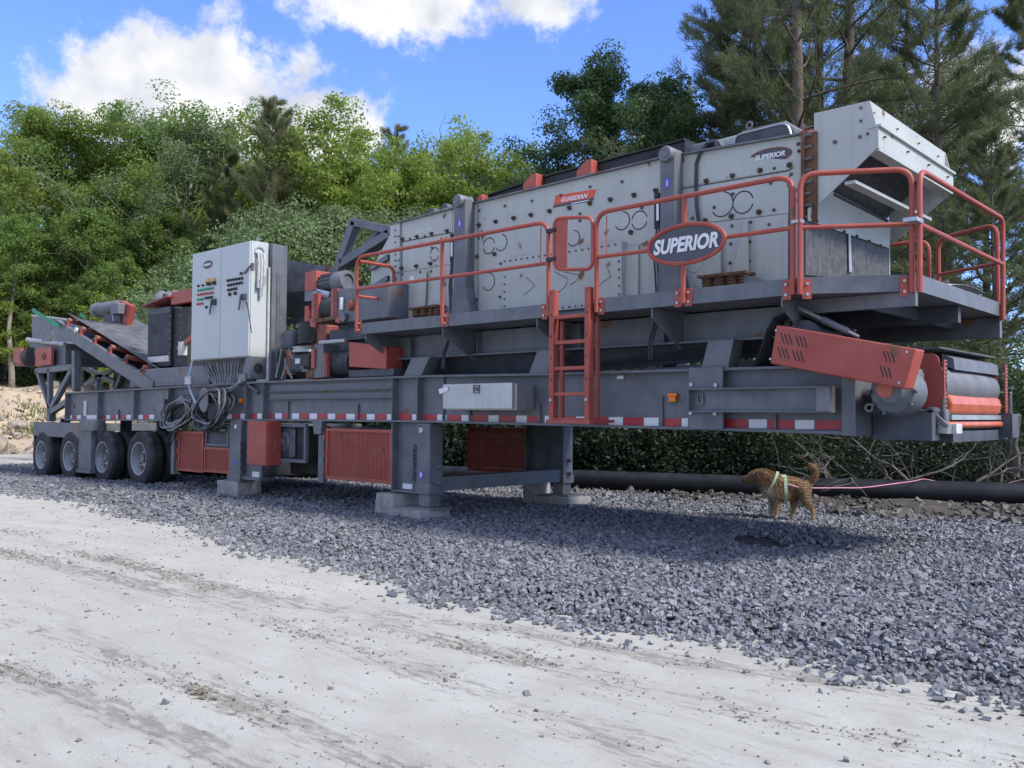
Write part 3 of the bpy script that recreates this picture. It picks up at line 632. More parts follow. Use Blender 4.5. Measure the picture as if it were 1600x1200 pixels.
# ---------------------------------------------------------------- screen box
BY = .38; SX0 = -9.68; SX1 = -3.64
def scr(px, py): return q(px, py, BY)
tops = [(SX0, 4.03), (-8.29, 4.075), (-5.17, 4.12), (SX1, 4.05)]
def top(x): return float(np.interp(x, [t[0] for t in tops], [t[1] for t in tops]))
def side_plate(y, th): 
    pts = [(SX0, y, 2.56), (SX1, y, 2.50)] + [(x, y, top(x)) for x in (SX1, -4.4, -5.17, -6.5, -8.29, SX0)]
    return obj('screen_side', MB().prism(pts, (0, th, 0)), 'screen', PL)
SB = side_plate(BY, .02); SB2 = side_plate(2.50, .02)
def top_bar(y0, y1, parent):
    xs = np.linspace(SX0, SX1, 12); vs = []
    for x in xs: vs += [(x, y0, top(x)-.006), (x, y1, top(x)-.006), (x, y1, top(x)+.012), (x, y0, top(x)+.012)]
    obj('top_edge_angle', MB().add(vs, [(i*4+j, i*4+(j+1) % 4, i*4+4+(j+1) % 4, i*4+4+j) for i in range(11) for j in range(4)] + [(0, 1, 2, 3), (44, 45, 46, 47)]), 'wornsteel', parent)
top_bar(BY-.05, BY+.03, SB); top_bar(2.49, 2.57, SB2)
# screen decks and cross tubes inside
for z in (2.75, 3.25, 3.7): obj('screen_deck', B(SX0+.1, SX1-.05, BY+.03, 2.49, z, z+.05), 'wornsteel', PL)
for i in range(6):
    for z in (2.68, 3.18, 3.62):
        x = -9.2+i*1.05; obj('cross_tube', MB().cyl((x, BY+.02, z), (x, 2.5, z), .08, 10), 'slate_dark', PL)
obj('end_wall', B(SX0+.03, SX0+.06, BY+.03, 2.49, 2.7, 3.8), 'screen', PL)
# seam plates laid on the side (doubler plates), their edges
def plate(pts, th=.010, m='screen', nm='doubler_plate', Y=BY, **k):
    return obj(nm, MB().prism([q(x, y, Y)+Vector((0, 0, 0)) for x, y in pts], (0, -th, 0)), m, SB, **k)
plate([(612, 352), (627, 349), (627, 494), (612, 496)], .03)
plate([(628, 377), (707, 362), (707, 322.5), (628, 345.5)], .006)
plate([(628, 424), (707, 412), (707, 490), (628, 494)], .006)
plate([(1063, 292), (1233, 265), (1240, 258), (1238, 250), (1066, 236.5+3)], .008)
plate([(1062, 352), (1232, 332.5), (1232, 440), (1062, 455)], .006)
plate([(1182, 341), (1232, 334), (1232, 440), (1182, 447)], .011)
for pts in (((628, 378), (707, 363)), ((628, 425), (707, 413)), ((1063, 295), (1200, 272), (1232, 266.5), (1239, 262)), ((1062, 353), (1232, 333.5)), ((1182, 342), (1182, 446)), ((628, 346), (628, 494)), ((747, 320), (747, 485)), ((1233, 275), (1233, 450))):
    obj('seam', MB().tube([q(x, y, BY-.004) for x, y in pts], .0055, 4), 'slate_dark', SB)
# bolted cover box standing proud of the side
PB = obj('cover_box', B(q(786, 430, BY-.10).x, q(971, 430, BY-.10).x, BY-.10, BY, 2.585, 3.28), 'screen', SB, bevel=.004)
obj('cover_skirt', B(q(971, 430, BY-.10).x, q(971, 430, BY-.10).x+.17, BY-.03, BY, 2.62, 3.22), 'screen', SB)
x0, x1 = q(786, 430, BY-.10).x, q(971, 430, BY-.10).x
mb = MB()
for x in np.arange(x0+.03, x1-.01, .092): mb.hexbolt((x, BY-.10, 2.615), .012, .012); mb.hexbolt((x, BY-.10, 3.25), .012, .012)
for z in np.arange(2.70, 3.2, .09): mb.hexbolt((x0+.03, BY-.10, z), .012, .012); mb.hexbolt((x1-.03, BY-.10, z), .012, .012)
obj('bolts', mb, 'bolt', PB, kind='stuff')
# big rusty bolt heads and rivets
big = MB(); small = MB(); Yb = BY-.006
for px, py in ((749, 352), (775, 346.5), (803, 341), (830, 336), (859, 330), (890, 325), (922, 318), (954, 312), (991, 305), (1025, 298), (1063, 292), (1104, 283), (1145, 275), (1188, 266.5), (1234, 258),
               (746, 401), (773, 397), (986, 363), (1062, 351), (1102, 345), (1143, 338), (1186, 331.5), (630, 374), (652, 370), (675, 365.5), (699, 361), (628, 419), (651, 416), (673, 412), (886, 479.5)):
    c = q(px, py, Yb); big.lathe([(.0, -.045), (.014, -.045), (.015, -.018), (.027, -.016), (.029, 0)], c, n=8)
for px, py in ((641, 373), (664, 369), (675, 387), (674, 424), (629, 428), (657, 425), (659, 381), (722, 340), (749, 329), (789, 322), (831, 314), (876, 305), (922, 292), (972, 284), (735, 363), (748, 372), (734, 414), (746, 424), (782, 412), (781, 464), (745, 468), (906, 334), (906, 345), (1063, 318), (1082, 341), (1082, 349), (1145, 303),
               (1144, 353), (1142, 381), (1141, 411), (1173, 347), (1172, 378), (1171, 408), (1202, 351), (1209, 328), (1204, 286), (1210, 263), (1236, 272), (1246, 297), (1248, 236), (1247, 225), (1233, 290), (1116, 324), (985, 394), (1003, 325)):
    c = q(px, py, Yb); small.lathe([(0, -.02), (.013, -.018), (.018, 0)], c, n=8)
for i in range(15): 
    c = q(618, 360+i*9.4, BY-.03); small.lathe([(0, -.016), (.012, -.014), (.015, 0)], c, n=6)
    if i % 2: c = q(623, 360+i*9.4, BY-.03); small.lathe([(0, -.016), (.012, -.014), (.015, 0)], c, n=6)
obj('bolts', big, 'boltrust', SB, kind='stuff'); obj('rivets', small, 'bolt', SB, kind='stuff')
# round access ports with their scroll-cut slots
def port(px, py, r, half=False):
    c = q(px, py, BY-.001); mb = MB(); a0, a1 = (-2.6, 1.4) if half else (0, 2*math.pi)
    for s0, s1 in (((a0, a1),) if half else ((.25, 2.9), (3.4, 6.0))):
        mb.tube([(c.x+r*math.cos(t), BY-.002, c.z+r*math.sin(t)) for t in np.linspace(s0, s1, 18)], .006, 4)
    obj('access_port', mb, 'black', SB)
for px, py, r, h in ((679, 397, .085, 0), (764, 384, .10, 0), (783, 379, .10, 1), (763, 440, .11, 1), (731, 445, .10, 1), (972, 345, .10, 1), (999, 344, .10, 0), (1128, 319, .125, 1), (1161, 316, .11, 0), (1085, 411, .10, 1), (896, 372, .09, 1)): port(px, py, r, h)
for pts in (((866, 424), (888, 436), (884, 447), (868, 461)), ((882, 425), (907, 430), (898, 441), (890, 445)), ((949, 418), (954, 432), (942, 441), (934, 448)), ((822, 433), (836, 446), (826, 455), (818, 461))):
    rod('slot_mark', pts, BY-.101, .004, 'black', PB, n=4)
# rub marks and scraped-off lettering at the feed end
for i in range(5): 
    c = q(652+i*5.6, 361-i*1.2, BY-.0065); obj('worn_sticker', B(c.x-.025, c.x+.022, BY-.0085, BY-.0065, c.z-.03+.01*(i % 2), c.z+.03-.012*(i % 3)), 'offwhite', SB)
obj('small_label', B(*bxp(640, 432, 647, 439, BY-.012, BY-.006)), 'white', SB); 
# decals
g0 = q(866, 321, BY-.003); gpts = [(868, 305), (932, 295.5), (927, 312), (864, 324.5)]
DE = obj('name_decal', MB().prism([q(868, 305.5, BY), q(931.5, 295.5, BY), q(928.5, 308.5, BY), q(865.5, 320, BY)], (0, -.003, 0)), 'orangetext', SB)
obj('decal_stripe', MB().prism([q(865.5, 320.3, BY), q(928.5, 308.8, BY), q(926.5, 314, BY), q(864, 325, BY)], (0, -.003, 0)), 'signgrey', SB)
p0 = q(867, 314, BY-.0045); p1 = q(929, 303.5, BY-.0045)
text('lettering', 'GUARDIAN', .1, 'white', SB, frame_on(p0, p1), extrude=.001, shear=.35, off=.003, width=.40, hscale=.95)
obj('decal_line', MB().prism([q(893, 317.5, BY-.0032), q(920, 312, BY-.0032), q(920, 313.4, BY-.0032), q(893, 319, BY-.0032)], (0, -.001, 0)), 'white', SB)
oval(1203.5, 243.5, .225, .078, -.018, BY-.004, .012, SB, 'SUPERIOR', nm='oval_decal', dp=.004, tw=.70, hs=.95)
# tuning brackets over the springs
def bracket(pts, Y=BY-.05):
    o = obj('spring_bracket', MB().prism([q(x, y, Y) for x, y in pts], (0, .014, 0)), 'screen', SB)
    for dx in (0,): pass
    return o
bracket([(642, 484), (664, 484), (666, 424), (662, 422)]); bracket([(666, 482), (688, 480), (689, 418), (685, 420)])
bracket([(1100, 432), (1126, 428), (1126, 385), (1120, 384)]); bracket([(1144, 428), (1170, 424), (1168, 345), (1163, 345)])
for px0, px1, pyt, pyb in ((636, 660, 480, 494), (661, 680, 477, 493), (1088, 1128, 429, 450), (1129, 1165, 425, 447)):
    a = bxp(px0, pyt, px1, pyb, BY-.25, BY-.06)
    st_ = obj('spring_pack', B(a[0], a[1], BY-.24, BY-.05, a[5]-.02, a[5]+.005), 'rust', PL)
    n = max(2, int((a[1]-a[0])/.13))
    for i in range(n):
        xc = a[0]+(i+.5)*(a[1]-a[0])/n; mb = MB()
        mb.tube([(xc+.05*math.cos(t), BY-.145+.05*math.sin(t), a[4]+(a[5]-.02-a[4])*t/(2*math.pi*4)) for t in np.linspace(0, 2*math.pi*4, 40)], .014, 5)
        obj('coil_spring', mb, 'rust', st_, smooth=True)
    obj('spring_seat', B(a[0]-.02, a[1]+.02, BY-.26, BY-.03, PZ+.014, PZ+.034), 'slate_dark', st_)
obj('end_bracket', MB().prism([q(1163, 447, BY-.2), q(1182, 445, BY-.2), q(1195, 440, BY-.2), (q(1163, 428, BY-.2))], (0, .1, 0)), 'wornsteel', PL)
# tall lifting arms with cylinders
def arm(pxl, pxr, pyt, pyb, fl_, label):
    Y = .20; a = q(pxl, pyt, Y); b = q(pxr, pyt, Y); c = q(pxl, pyb, Y)
    A = obj('lift_arm', B(a.x, b.x, Y, Y+.15, c.z+.30, a.z), 'slate', PL, bevel=.008)
    obj('arm_foot', MB().prism([(a.x-.06, Y-.01, PZ+.014), (b.x+.14, Y-.01, PZ+.014), (b.x, Y-.01, c.z+.31), (a.x, Y-.01, c.z+.31)], (0, .17, 0)), 'slate', A, bevel=.006)
    zc = a.z-.02; xm = (a.x+b.x)/2
    obj('arm_head', MB().lathe([(0, -.02), (.035, -.02), (.04, -.03), (.075, -.03), (.085, -.01), (.085, .2), (0, .2)], (xm, Y-.02, zc), n=20), 'slate', A, smooth=True)
    obj('pivot_pin', MB().cyl((xm, Y-.06, zc), (xm, Y-.03, zc), .045, 14), 'wornsteel', A, smooth=True)
    obj('cross_shaft', MB().cyl((xm, Y+.15, zc-.01), (xm, 2.7, zc-.01), .055, 12), 'slate', A, smooth=True)
    n = q((pxl+pxr)/2, label, Y-.002)
    st = obj('number_sticker', B(n.x-.03, n.x+.03, Y-.003, Y, n.z-.05, n.z+.05), 'purple', A)
    text('number', '1', .08, 'white', A, frame_on(n+Vector((-.1, -.002, 0)), n+Vector((.1, -.002, 0))), extrude=.001, off=.002)
    cx = a.x-.05
    obj('lift_cylinder', MB().cyl((cx, Y+.04, c.z+.65), (cx, Y+.04, c.z+1.02), .04, 12), 'black', A, smooth=True)
    obj('cylinder_rod', MB().cyl((cx+.03, Y-.01, c.z+.72), (cx+.03, Y-.01, c.z+.90), .014, 8), 'white', A, smooth=True)
    for dx in (-.0, .035): obj('hose', MB().tube([(cx+dx, Y+.02, c.z+.66), (cx-.02+dx, Y+.0, c.z+.35), (cx+.02+dx, Y, PZ), (cx+.0+dx, Y-.12, PZ-.3), (cx+.02+dx, Y-.15, 1.95)], .012, 6), 'cable_dark', A, smooth=True)
    return A
arm(709, 727, 314, 488, 0, 349); arm(1031, 1054, 241, 452, 0, 286)
obj('hose', MB().tube([q(x, y, BY-.03) for x, y in ((1106, 222), (1094, 238), (1088, 255), (1087, 290), (1088, 320), (1092, 352))], .017, 6), 'cable_dark', PL, smooth=True)
# spray bar / black feed beam along the top, with red hold-down lugs
a = q(672, 336, 1.1); b = q(1034, 244, 1.1)
FB = obj('top_beam', MB().prism([(-8.9, .50, 4.03), (-5.0, .50, 4.10), (-5.0, .50, 4.30), (-7.0, .50, 4.25), (-8.9, .50, 4.10)], (0, .35, 0)), 'black', PL, bevel=.01)
obj('top_beam_lip', MB().prism([(-8.9, .47, 4.10), (-7.0, .47, 4.25), (-5.0, .47, 4.30), (-5.0, .47, 4.32), (-7.0, .47, 4.27), (-8.9, .47, 4.12)], (0, .4, 0)), 'black', FB)
for px, py in ((829, 298), (914, 278), (750, 316)):
    c = q(px, py, BY-.01); s = 1 if px > 760 else .5
    obj('hold_down_lug', MB().prism([(c.x-.12*s, BY-.02, top(c.x)+.012), (c.x+.10*s, BY-.02, top(c.x)+.012), (c.x+.10*s, BY-.02, top(c.x)+.19*s), (c.x+.02*s, BY-.02, top(c.x)+.19*s), (c.x-.12*s, BY-.02, top(c.x)+.09*s)], (0, .14, 0)), 'red', PL, bevel=.012)
for px, py in ((681, 333), (701, 326)):
    c = q(px, py, .5); obj('rubber_buffer', MB().cyl((c.x, .42, c.z-.01), (c.x, .62, c.z-.01), .07, 12), 'slate_dark', PL, smooth=True)
# vibrating mechanism on top
vz = 4.12
vx = q(1085, 235, .9)
VM = obj('vibrator_housing', MB().prism([(-5.0, .6, 4.06), (-3.95, .6, 4.05), (-3.95, .6, 4.2), (-4.35, .6, 4.28), (-4.95, .6, 4.26)], (0, 1.7, 0)), 'screen', PL, bevel=.02)
c = q(1107, 228, .45); obj('bearing_cap', B(c.x-.2, c.x+.12, .42, .6, c.z-.12, c.z+.05), 'slate', VM, bevel=.03)
c = q(1118, 232, .5); obj('bearing_cap', MB().cyl((c.x, .42, c.z-.03), (c.x, .7, c.z-.03), .11, 18), 'slate_dark', VM, smooth=True)
c = q(1200, 222, .7)
pts = [(c.x-.34, .55, 4.0), (c.x+.36, .55, 4.0), (c.x+.36, .55, 4.20), (c.x+.24, .55, 4.30), (c.x-.22, .55, 4.30), (c.x-.34, .55, 4.2)]
mg = obj('drive_guard', MB().prism(pts, (0, .5, 0)), 'slate_dark', VM, bevel=.05)
obj('guard_rib', MB().tube(rounded([(c.x-.30, .545, 4.06), (c.x-.29, .545, 4.25), (c.x+.28, .545, 4.26), (c.x+.34, .545, 4.06)], .08), .012, 6), 'galv', mg, smooth=True)
c2 = q(1171, 210, .6); obj('lifting_eye', MB().lathe([(.03, -.008), (.045, 0), (.03, .008), (.018, 0), (.03, -.008)], (c2.x, .6, 4.34), n=14), 'wornsteel', mg, smooth=True)
obj('red_lug', B(-3.72, -3.62, .5, .9, 4.05, 4.13), 'red', PL)
# ---------------------------------------------------------------- discharge lip at the right end: folded chute
H0 = BY; H1 = 2.52
RF = obj('rust_flange', B(SX1-.0, SX1+.035, H0-.06, H0+.02, 3.17, 4.06), 'rust', PL); obj('rust_flange', B(SX1+.036, SX1+.14, H0-.025, H0-.004, 3.20, 4.05), 'rust', PL)
mb = MB()
for i in range(8): mb.cyl((SX1+.03, H0-.04, 3.25+i*.11), (SX1+.10, H0-.04, 3.25+i*.11), .016, 6)
obj('flange_bolts', mb, 'wornsteel', RF, kind='stuff')
hp = [(1272, 177), (1359, 157), (1369, 195), (1369, 232), (1274, 324), (1262, 330), (1262, 205), (1272, 205)]
hw = [q(x, y, H0) for x, y in hp]
HC = obj('discharge_chute', MB().prism(hw, (0, .015, 0)), 'screen', PL)
obj('chute_side', MB().prism([v+Vector((0, H1-H0, 0)) for v in hw], (0, -.015, 0)), 'screen', HC)
tF = hw[1].x; zT = hw[1].z; zM = hw[2].z; xM = hw[2].x; zK = hw[3].z
obj('front_panel', B(tF-.015, tF, H0+.003, H1-.003, zM-.02, zT-.002), 'screen', HC)
obj('front_ledge', B(tF-.02, xM+.045, H0-.01, H1+.01, zM-.022, zM), 'screen', HC)
obj('front_panel', B(xM-.012, xM+.02, H0-.003, H1+.003, zK, zM-.023), 'screen', HC)
obj('front_ledge', B(xM-.1, xM+.02, H0+.016, H1-.016, zK-.018, zK-.001), 'screen', HC)
obj('chute_floor', MB().prism([(xM-.09, H0+.016, zK-.02), (xM-.09, H1-.016, zK-.02), (hw[4].x, H1-.016, hw[4].z), (hw[4].x, H0+.016, hw[4].z)], (.008, 0, .014)), 'rubber_and_shade', HC).location += Vector((-.17, 0, .22))  # floor given the dark lining colour to stand in for shade
xq = .55*hw[3].x+.45*hw[4].x; zq = .55*zK+.45*hw[4].z
obj('floor_angle', B(xq-.04, xq+.06, H0+.02, H1-.02, zq-.075, zq-.045), 'screen', HC)
mb = MB()
for i in range(4): y = H0+.12+i*.6; mb.cyl((xM+.02, y, zM-.09), (xM+.045, y, zM-.09), .010, 6); mb.cyl((tF, y-.05, zT-.1), (tF+.02, y-.05, zT-.1), .009, 6)
for dx, dz in ((-.08, -.05), (-.08, -.17), (-.02, -.30)): mb.hexbolt((tF+dx, H0, zT+dz), .014, .012)
c = q(1305, 222, H0); mb.hexbolt(c, .02, .015); c = q(1344, 214, H0); mb.hexbolt(c, .017, .012)
obj('bolts', mb, 'bolt', HC, kind='stuff')
# lower chute: pale plates, black lining
lp = [q(x, y, H0+.12) for x, y in ((1262, 345), (1262, 322), (1310, 298), (1392, 345), (1390, 390))]
LC = obj('lower_chute', B(-3.60, -3.57, H0+.1, H1-.1, 2.75, 3.25), 'screen', PL)
cx0 = SX1+.03
pts = [(cx0, 1), (cx0+.62, 1)]
a = qx(1258, 345, cx0+.03); 
def onend(px, py, X=cx0+.05): return qx(px, py, X)
pp = [onend(1262, 345), onend(1262, 326), onend(1300, 300), onend(1391, 346), onend(1388, 388)]
obj('chute_plate', MB().prism(pp, (.012, 0, 0)), 'screen', LC)
pk = [onend(1257, 430, cx0+.03), onend(1257, 344, cx0+.03), onend(1388, 386, cx0+.03), onend(1388, 440, cx0+.03)]
obj('rubber_lining', MB().prism(pk, (.012, 0, 0)), 'rubber_and_shade', LC)
obj('lining_strip', MB().prism([onend(1325, 366, cx0+.055), onend(1328, 366, cx0+.055), onend(1330, 425, cx0+.055), onend(1326, 425, cx0+.055)], (.008, 0, 0)), 'galv', LC)
obj('slot_bar', MB().prism([onend(1303, 302, cx0+.065), onend(1386, 343, cx0+.065), onend(1386, 347, cx0+.065), onend(1303, 306, cx0+.065)], (.01, 0, 0)), 'black', LC)
mb = MB()
for px, py in ((1275, 346), (1318, 362), (1338, 369), (1357, 377), (1375, 384)): c = onend(px, py, cx0+.063); mb.cyl(c, c+Vector((.02, 0, 0)), .016, 6)
obj('bolts', mb, 'bolt', LC, kind='stuff')
obj('red_flap', MB().prism([(-3.45, .75, PZ+.02), (-2.95, .95, PZ+.02), (-3.05, 1.2, PZ+.16), (-3.5, 1.0, PZ+.18)], (0, .01, .015)), 'red', PL)
obj('black_flap', MB().prism([(-3.3, 1.55, PZ+.02), (-2.75, 1.9, PZ+.02), (-2.85, 2.0, PZ+.34), (-3.2, 1.8, PZ+.14)], (0, .02, .01)), 'rubber', PL)
# ---------------------------------------------------------------- discharge conveyor head
gp = [(1213, 507.5), (1431, 545), (1413, 608), (1203, 568)]
gw = [q(x, y, -.30) for x, y in gp]
BG = obj('belt_guard', MB().prism(gw, (0, .22, 0)), 'red', PL, bevel=.012)
sl = MB(); O_ = gw[0]; ex = (gw[1]-gw[0]); ez = (gw[3]-gw[0])
def gpt(px, py): return q(px, py, -.301)
for px, py in [(1219+i*6.2, 520+i*1.1) for i in range(3)] + [(1242.5+i*6, 524+i*1.1) for i in range(3)] + [(1214.5+i*6, 542+i*1.1) for i in range(3)] + [(1237.5+i*6, 547+i*1.1) for i in range(3)] + [(1379+i*6.2, 548+i*1.1) for i in range(3)] + [(1374+i*6.2, 572+i*1.1) for i in range(3)]:
    a = gpt(px, py); b = gpt(px+5.4, py+17); d = Vector((.011, 0, 0)); sl.prism([a, a+d, b+d, b], (0, -.001, 0))
obj('vent_slots', sl, 'black', BG, kind='stuff')
mb = MB()
for px, py in ((1213, 516), (1204, 561), (1417, 550), (1405, 598)): mb.hexbolt(gpt(px, py), .012, .008)
obj('bolts', mb, 'galv', BG, kind='stuff')
c = q(1392, 612, -.07)
GR = obj('gear_reducer', MB().lathe([(0, -.02), (.09, -.02), (.11, .0), (.14, .02), (.175, .03), (.2, .08), (.21, .26), (.16, .32), (0, .32)], c, n=18), 'slate', PL, smooth=True)
obj('reducer_hub', MB().lathe([(0, -.03), (.07, -.03), (.075, .02)], (c.x-.04, c.y, c.z+.02), n=16), 'orange', GR, smooth=True)
mb = MB()
for t in np.linspace(0, 2*math.pi, 10, endpoint=False): mb.cyl((c.x+.185*math.cos(t), c.y+.04, c.z+.185*math.sin(t)), (c.x+.185*math.cos(t), c.y+.0, c.z+.185*math.sin(t)), .018, 6)
obj('bolts', mb, 'slate_dark', GR, kind='stuff')
obj('reducer_body', B(c.x-.16, c.x+.10, .14, .5, c.z-.12, c.z+.22), 'slate', GR, bevel=.06)
CY0 = .62; CY1 = 2.36
sp = [q(x, y, CY0) for x, y in ((1400, 553), (1458, 551), (1466, 558), (1472, 580), (1474, 640), (1425, 645), (1395, 645))]
HD = obj('head_side_plate', MB().prism(sp, (0, .02, 0)), 'red', PL, bevel=.005)
xe = sp[4].x
sp2 = [Vector((v.x, CY1, v.z)) for v in sp]; obj('head_side_plate', MB().prism(sp2, (0, .02, 0)), 'red', PL)
def comb(y, x, z0, z1, n, parent, d=.07, m='red', hm='black'):
    o = obj('slotted_edge', B(x-.004, x+.010, y, y+d, z0, z1), m, parent)
    mb = MB(); hs = (z1-z0)/n
    for i in range(n): mb.box(x+.0102, x+.012, y+d*.35, y+d*.92, z0+hs*(i+.25), z0+hs*(i+.75))
    obj('slots', mb, hm, o, kind='stuff'); return o
zlo = q(1474, 640, CY0).z; zhi = q(1468, 562, CY0).z
comb(CY0+.002, xe, zlo, zhi, 12, HD, .085); comb(CY1+.0, xe+.06, zlo-.02, zhi+.03, 14, HD, .085)
pc = q(1492, 604, CY0+.3); PR = (q(1490, 578, CY0+.2).z-q(1490, 630, CY0+.2).z)/2
px_ = xe-.15; pz_ = q(1500, 604, CY0+.4).z
PU = obj('head_pulley', MB().lathe([(0, 0), (.17, 0), (.175, .02), (.185, .4), (.19, .85), (.185, 1.3), (.175, CY1-CY0-.07), (.17, CY1-CY0-.05), (0, CY1-CY0-.05)], (px_, CY0+.045, pz_), n=28), 'belt_light', PL, smooth=True)
obj('belt_scraper', MB().prism([(xe-.04, CY0+.1, pz_-.06), (xe+.03, CY0+.1, pz_-.09), (xe+.05, CY0+.1, pz_-.16), (xe+.03, CY0+.1, pz_-.25), (xe-.04, CY0+.1, pz_-.26)], (0, CY1-CY0-.16, 0)), 'orange', PL, bevel=.025)
obj('scraper_blade', B(xe+.0, xe+.045, CY0+.09, CY1-.08, pz_-.30, pz_-.255), 'galv', PL)
obj('scraper_bar', MB().cyl((xe+.03, CY0-.05, pz_-.345), (xe+.03, CY1+.06, pz_-.345), .03, 14), 'orange', PL, smooth=True)
obj('head_hood', MB().prism([(xe-.10, CY0+.3, pz_+.30), (xe+.0, CY0+.3, pz_+.25), (xe+.01, CY0+.3, pz_+.15), (xe-.10, CY0+.3, pz_+.2)], (0, CY1-CY0-.31, 0)), 'slate', PL)
obj('head_frame', B(*bxp(1372, 640, 1474, 664, .55, .75)), 'slate', PL, bevel=.01)
obj('head_frame', B(*bxp(1380, 662, 1470, 671, .6, 2.3)), 'slate_dark', PL); obj('head_frame', B(xe-.3, xe+.02, CY0+.2, CY1+.25, pz_-.50, pz_-.40), 'slate_dark', PL)
obj('hitch_frame', B(-3.0, -2.5, .35, .55, 1.18, 1.42), 'slate_dark', PL); obj('hitch_frame', B(-3.0, -2.35, 2.3, 2.55, 1.18, 1.42), 'slate_dark', PL)
c = q(1454, 645, .48); obj('scraper_end', MB().lathe([(.025, -.02), (.048, -.02), (.052, 0), (.052, .12), (.03, .12), (.025, -.02)], c, n=18), 'wornsteel', PL, smooth=True)
c = q(1359, 637, .0); obj('pipe_stub', MB().lathe([(.022, -.02), (.036, -.02), (.036, .3), (.022, .3), (.022, -.02)], c, n=16), 'wornsteel', PL, smooth=True)
obj('tension_rod', MB().tube([q(x, y, .5) for x, y in ((1474, 622), (1474, 640), (1476, 648), (1477, 668))], .018, 8), 'wornsteel', PL, smooth=True)
obj('tension_arm', MB().prism([q(1455, 648, .45), q(1461, 645, .45), q(1482, 664, .45), (q(1474, 668, .45))], (0, .04, 0)), 'wornsteel', PL, bevel=.006)
obj('tension_rod', MB().tube([q(x, y, 2.5) for x, y in ((1578, 615), (1578, 650), (1579, 662), (1577, 672))], .02, 8), 'wornsteel', PL, smooth=True)
obj('pale_block', B(*bxp(1482, 662, 1495, 678, .62, .78)), 'offwhite', PL, bevel=.006)
obj('hitch_block', MB().prism([q(1453, 663, .5), q(1482, 663, .5), q(1480, 678, .5), q(1462, 676, .5)], (0, .2, 0)), 'galv', PL)
# rubber skirt curling up behind the guard, and turnbuckle strut
sk = [q(x, y, .05) for x, y in ((1176, 573), (1188, 545), (1197, 515), (1208, 495), (1228, 487), (1250, 489), (1268, 496), (1300, 512))]
mb = MB(); vs = []
for p in sk: vs += [p, p+Vector((0, .55, 0))]
mb.add(vs, [(i*2, i*2+2, i*2+3, i*2+1) for i in range(len(sk)-1)])
so = obj('rubber_skirt', mb, 'rubber', PL, smooth=True).modifiers.new('s', 'SOLIDIFY'); so.thickness = .012
TB_ = obj('turnbuckle', MB().cyl(q(1248, 481, -.02), q(1342, 526, -.02), .016, 8), 'galv', PL, smooth=True)
obj('turnbuckle_body', MB().cyl(q(1285, 499, -.02), q(1325, 518, -.02), .03, 8), 'slate', TB_, smooth=True)
mp = [q(1300, 505, .1), q(1330, 512, .1)]
obj('drive_motor', MB().cyl((q(1270, 530, .2).x, .0, q(1270, 530, .2).z), (q(1270, 530, .2).x, .5, q(1270, 530, .2).z), .16, 20), 'slate_dark', PL, smooth=True)
# ---------------------------------------------------------------- feed end of the screen: stepped feed box and slanted frame
obj('feed_box_side', MB().prism([(SX0-.001, BY+.02, 2.65), (SX0-.001, BY+.02, 3.98), (-10.15, BY+.02, 3.45), (-10.2, BY+.02, 2.65)], (0, .015, 0)), 'screen', PL)
for i in range(3):
    z = 2.95+i*.3; obj('feed_box_rib', MB().prism([(-9.71, BY-.05, z), (-9.71, BY-.05, z+.07), (-10.1, BY-.05, z-.05), (-10.1, BY-.05, z-.12)], (0, .06, 0)), 'wornsteel', PL)
def strut(pts, Y, w, d, nm='feed_frame_strut', m='slate'):
    a, b = q(*pts[0], Y), q(*pts[1], Y); dr = (b-a).normalized(); n = Vector((dr.z, 0, -dr.x))*w/2
    return obj(nm, MB().prism([a-n, b-n, b+n, a+n], (0, d, 0)), m, PL, bevel=.005)
strut(((522, 425), (550, 345)), .9, .15, .15); strut(((548, 346), (612, 360)), .9, .12, .15); strut(((530, 412), (606, 364)), .9, .13, .12); strut(((570, 388), (592, 352)), 1.05, .1, .1)
strut(((530, 420), (612, 366)), 2.2, .13, .12); strut(((548, 346), (612, 360)), 2.2, .12, .12)
# worn feed chute wall behind the cabinet
obj('feed_chute', MB().prism([q(425, 403, 1.0), q(524, 418, 1.0), q(524, 470, 1.0), q(425, 466, 1.0)], (0, .03, 0)), 'wornsteel', PL)
obj('feed_chute_lining', MB().prism([q(425, 458, .98), q(524, 452, .98), q(524, 500, .98), q(425, 494, .98)], (0, .02, 0)), 'black', PL)
obj('feed_chute_frame', B(*bxp(425, 494, 540, 502, .9, 1.0)), 'slate_dark', PL)
obj('feed_chute_wall', B(-12.6, -9.9, 1.05, 1.09, 1.9, 2.9), 'slate_dark', PL)
obj('chute_bulkhead', B(-12.2, -10.2, 2.4, 2.5, 1.9, 3.6), 'slate_dark', PL)
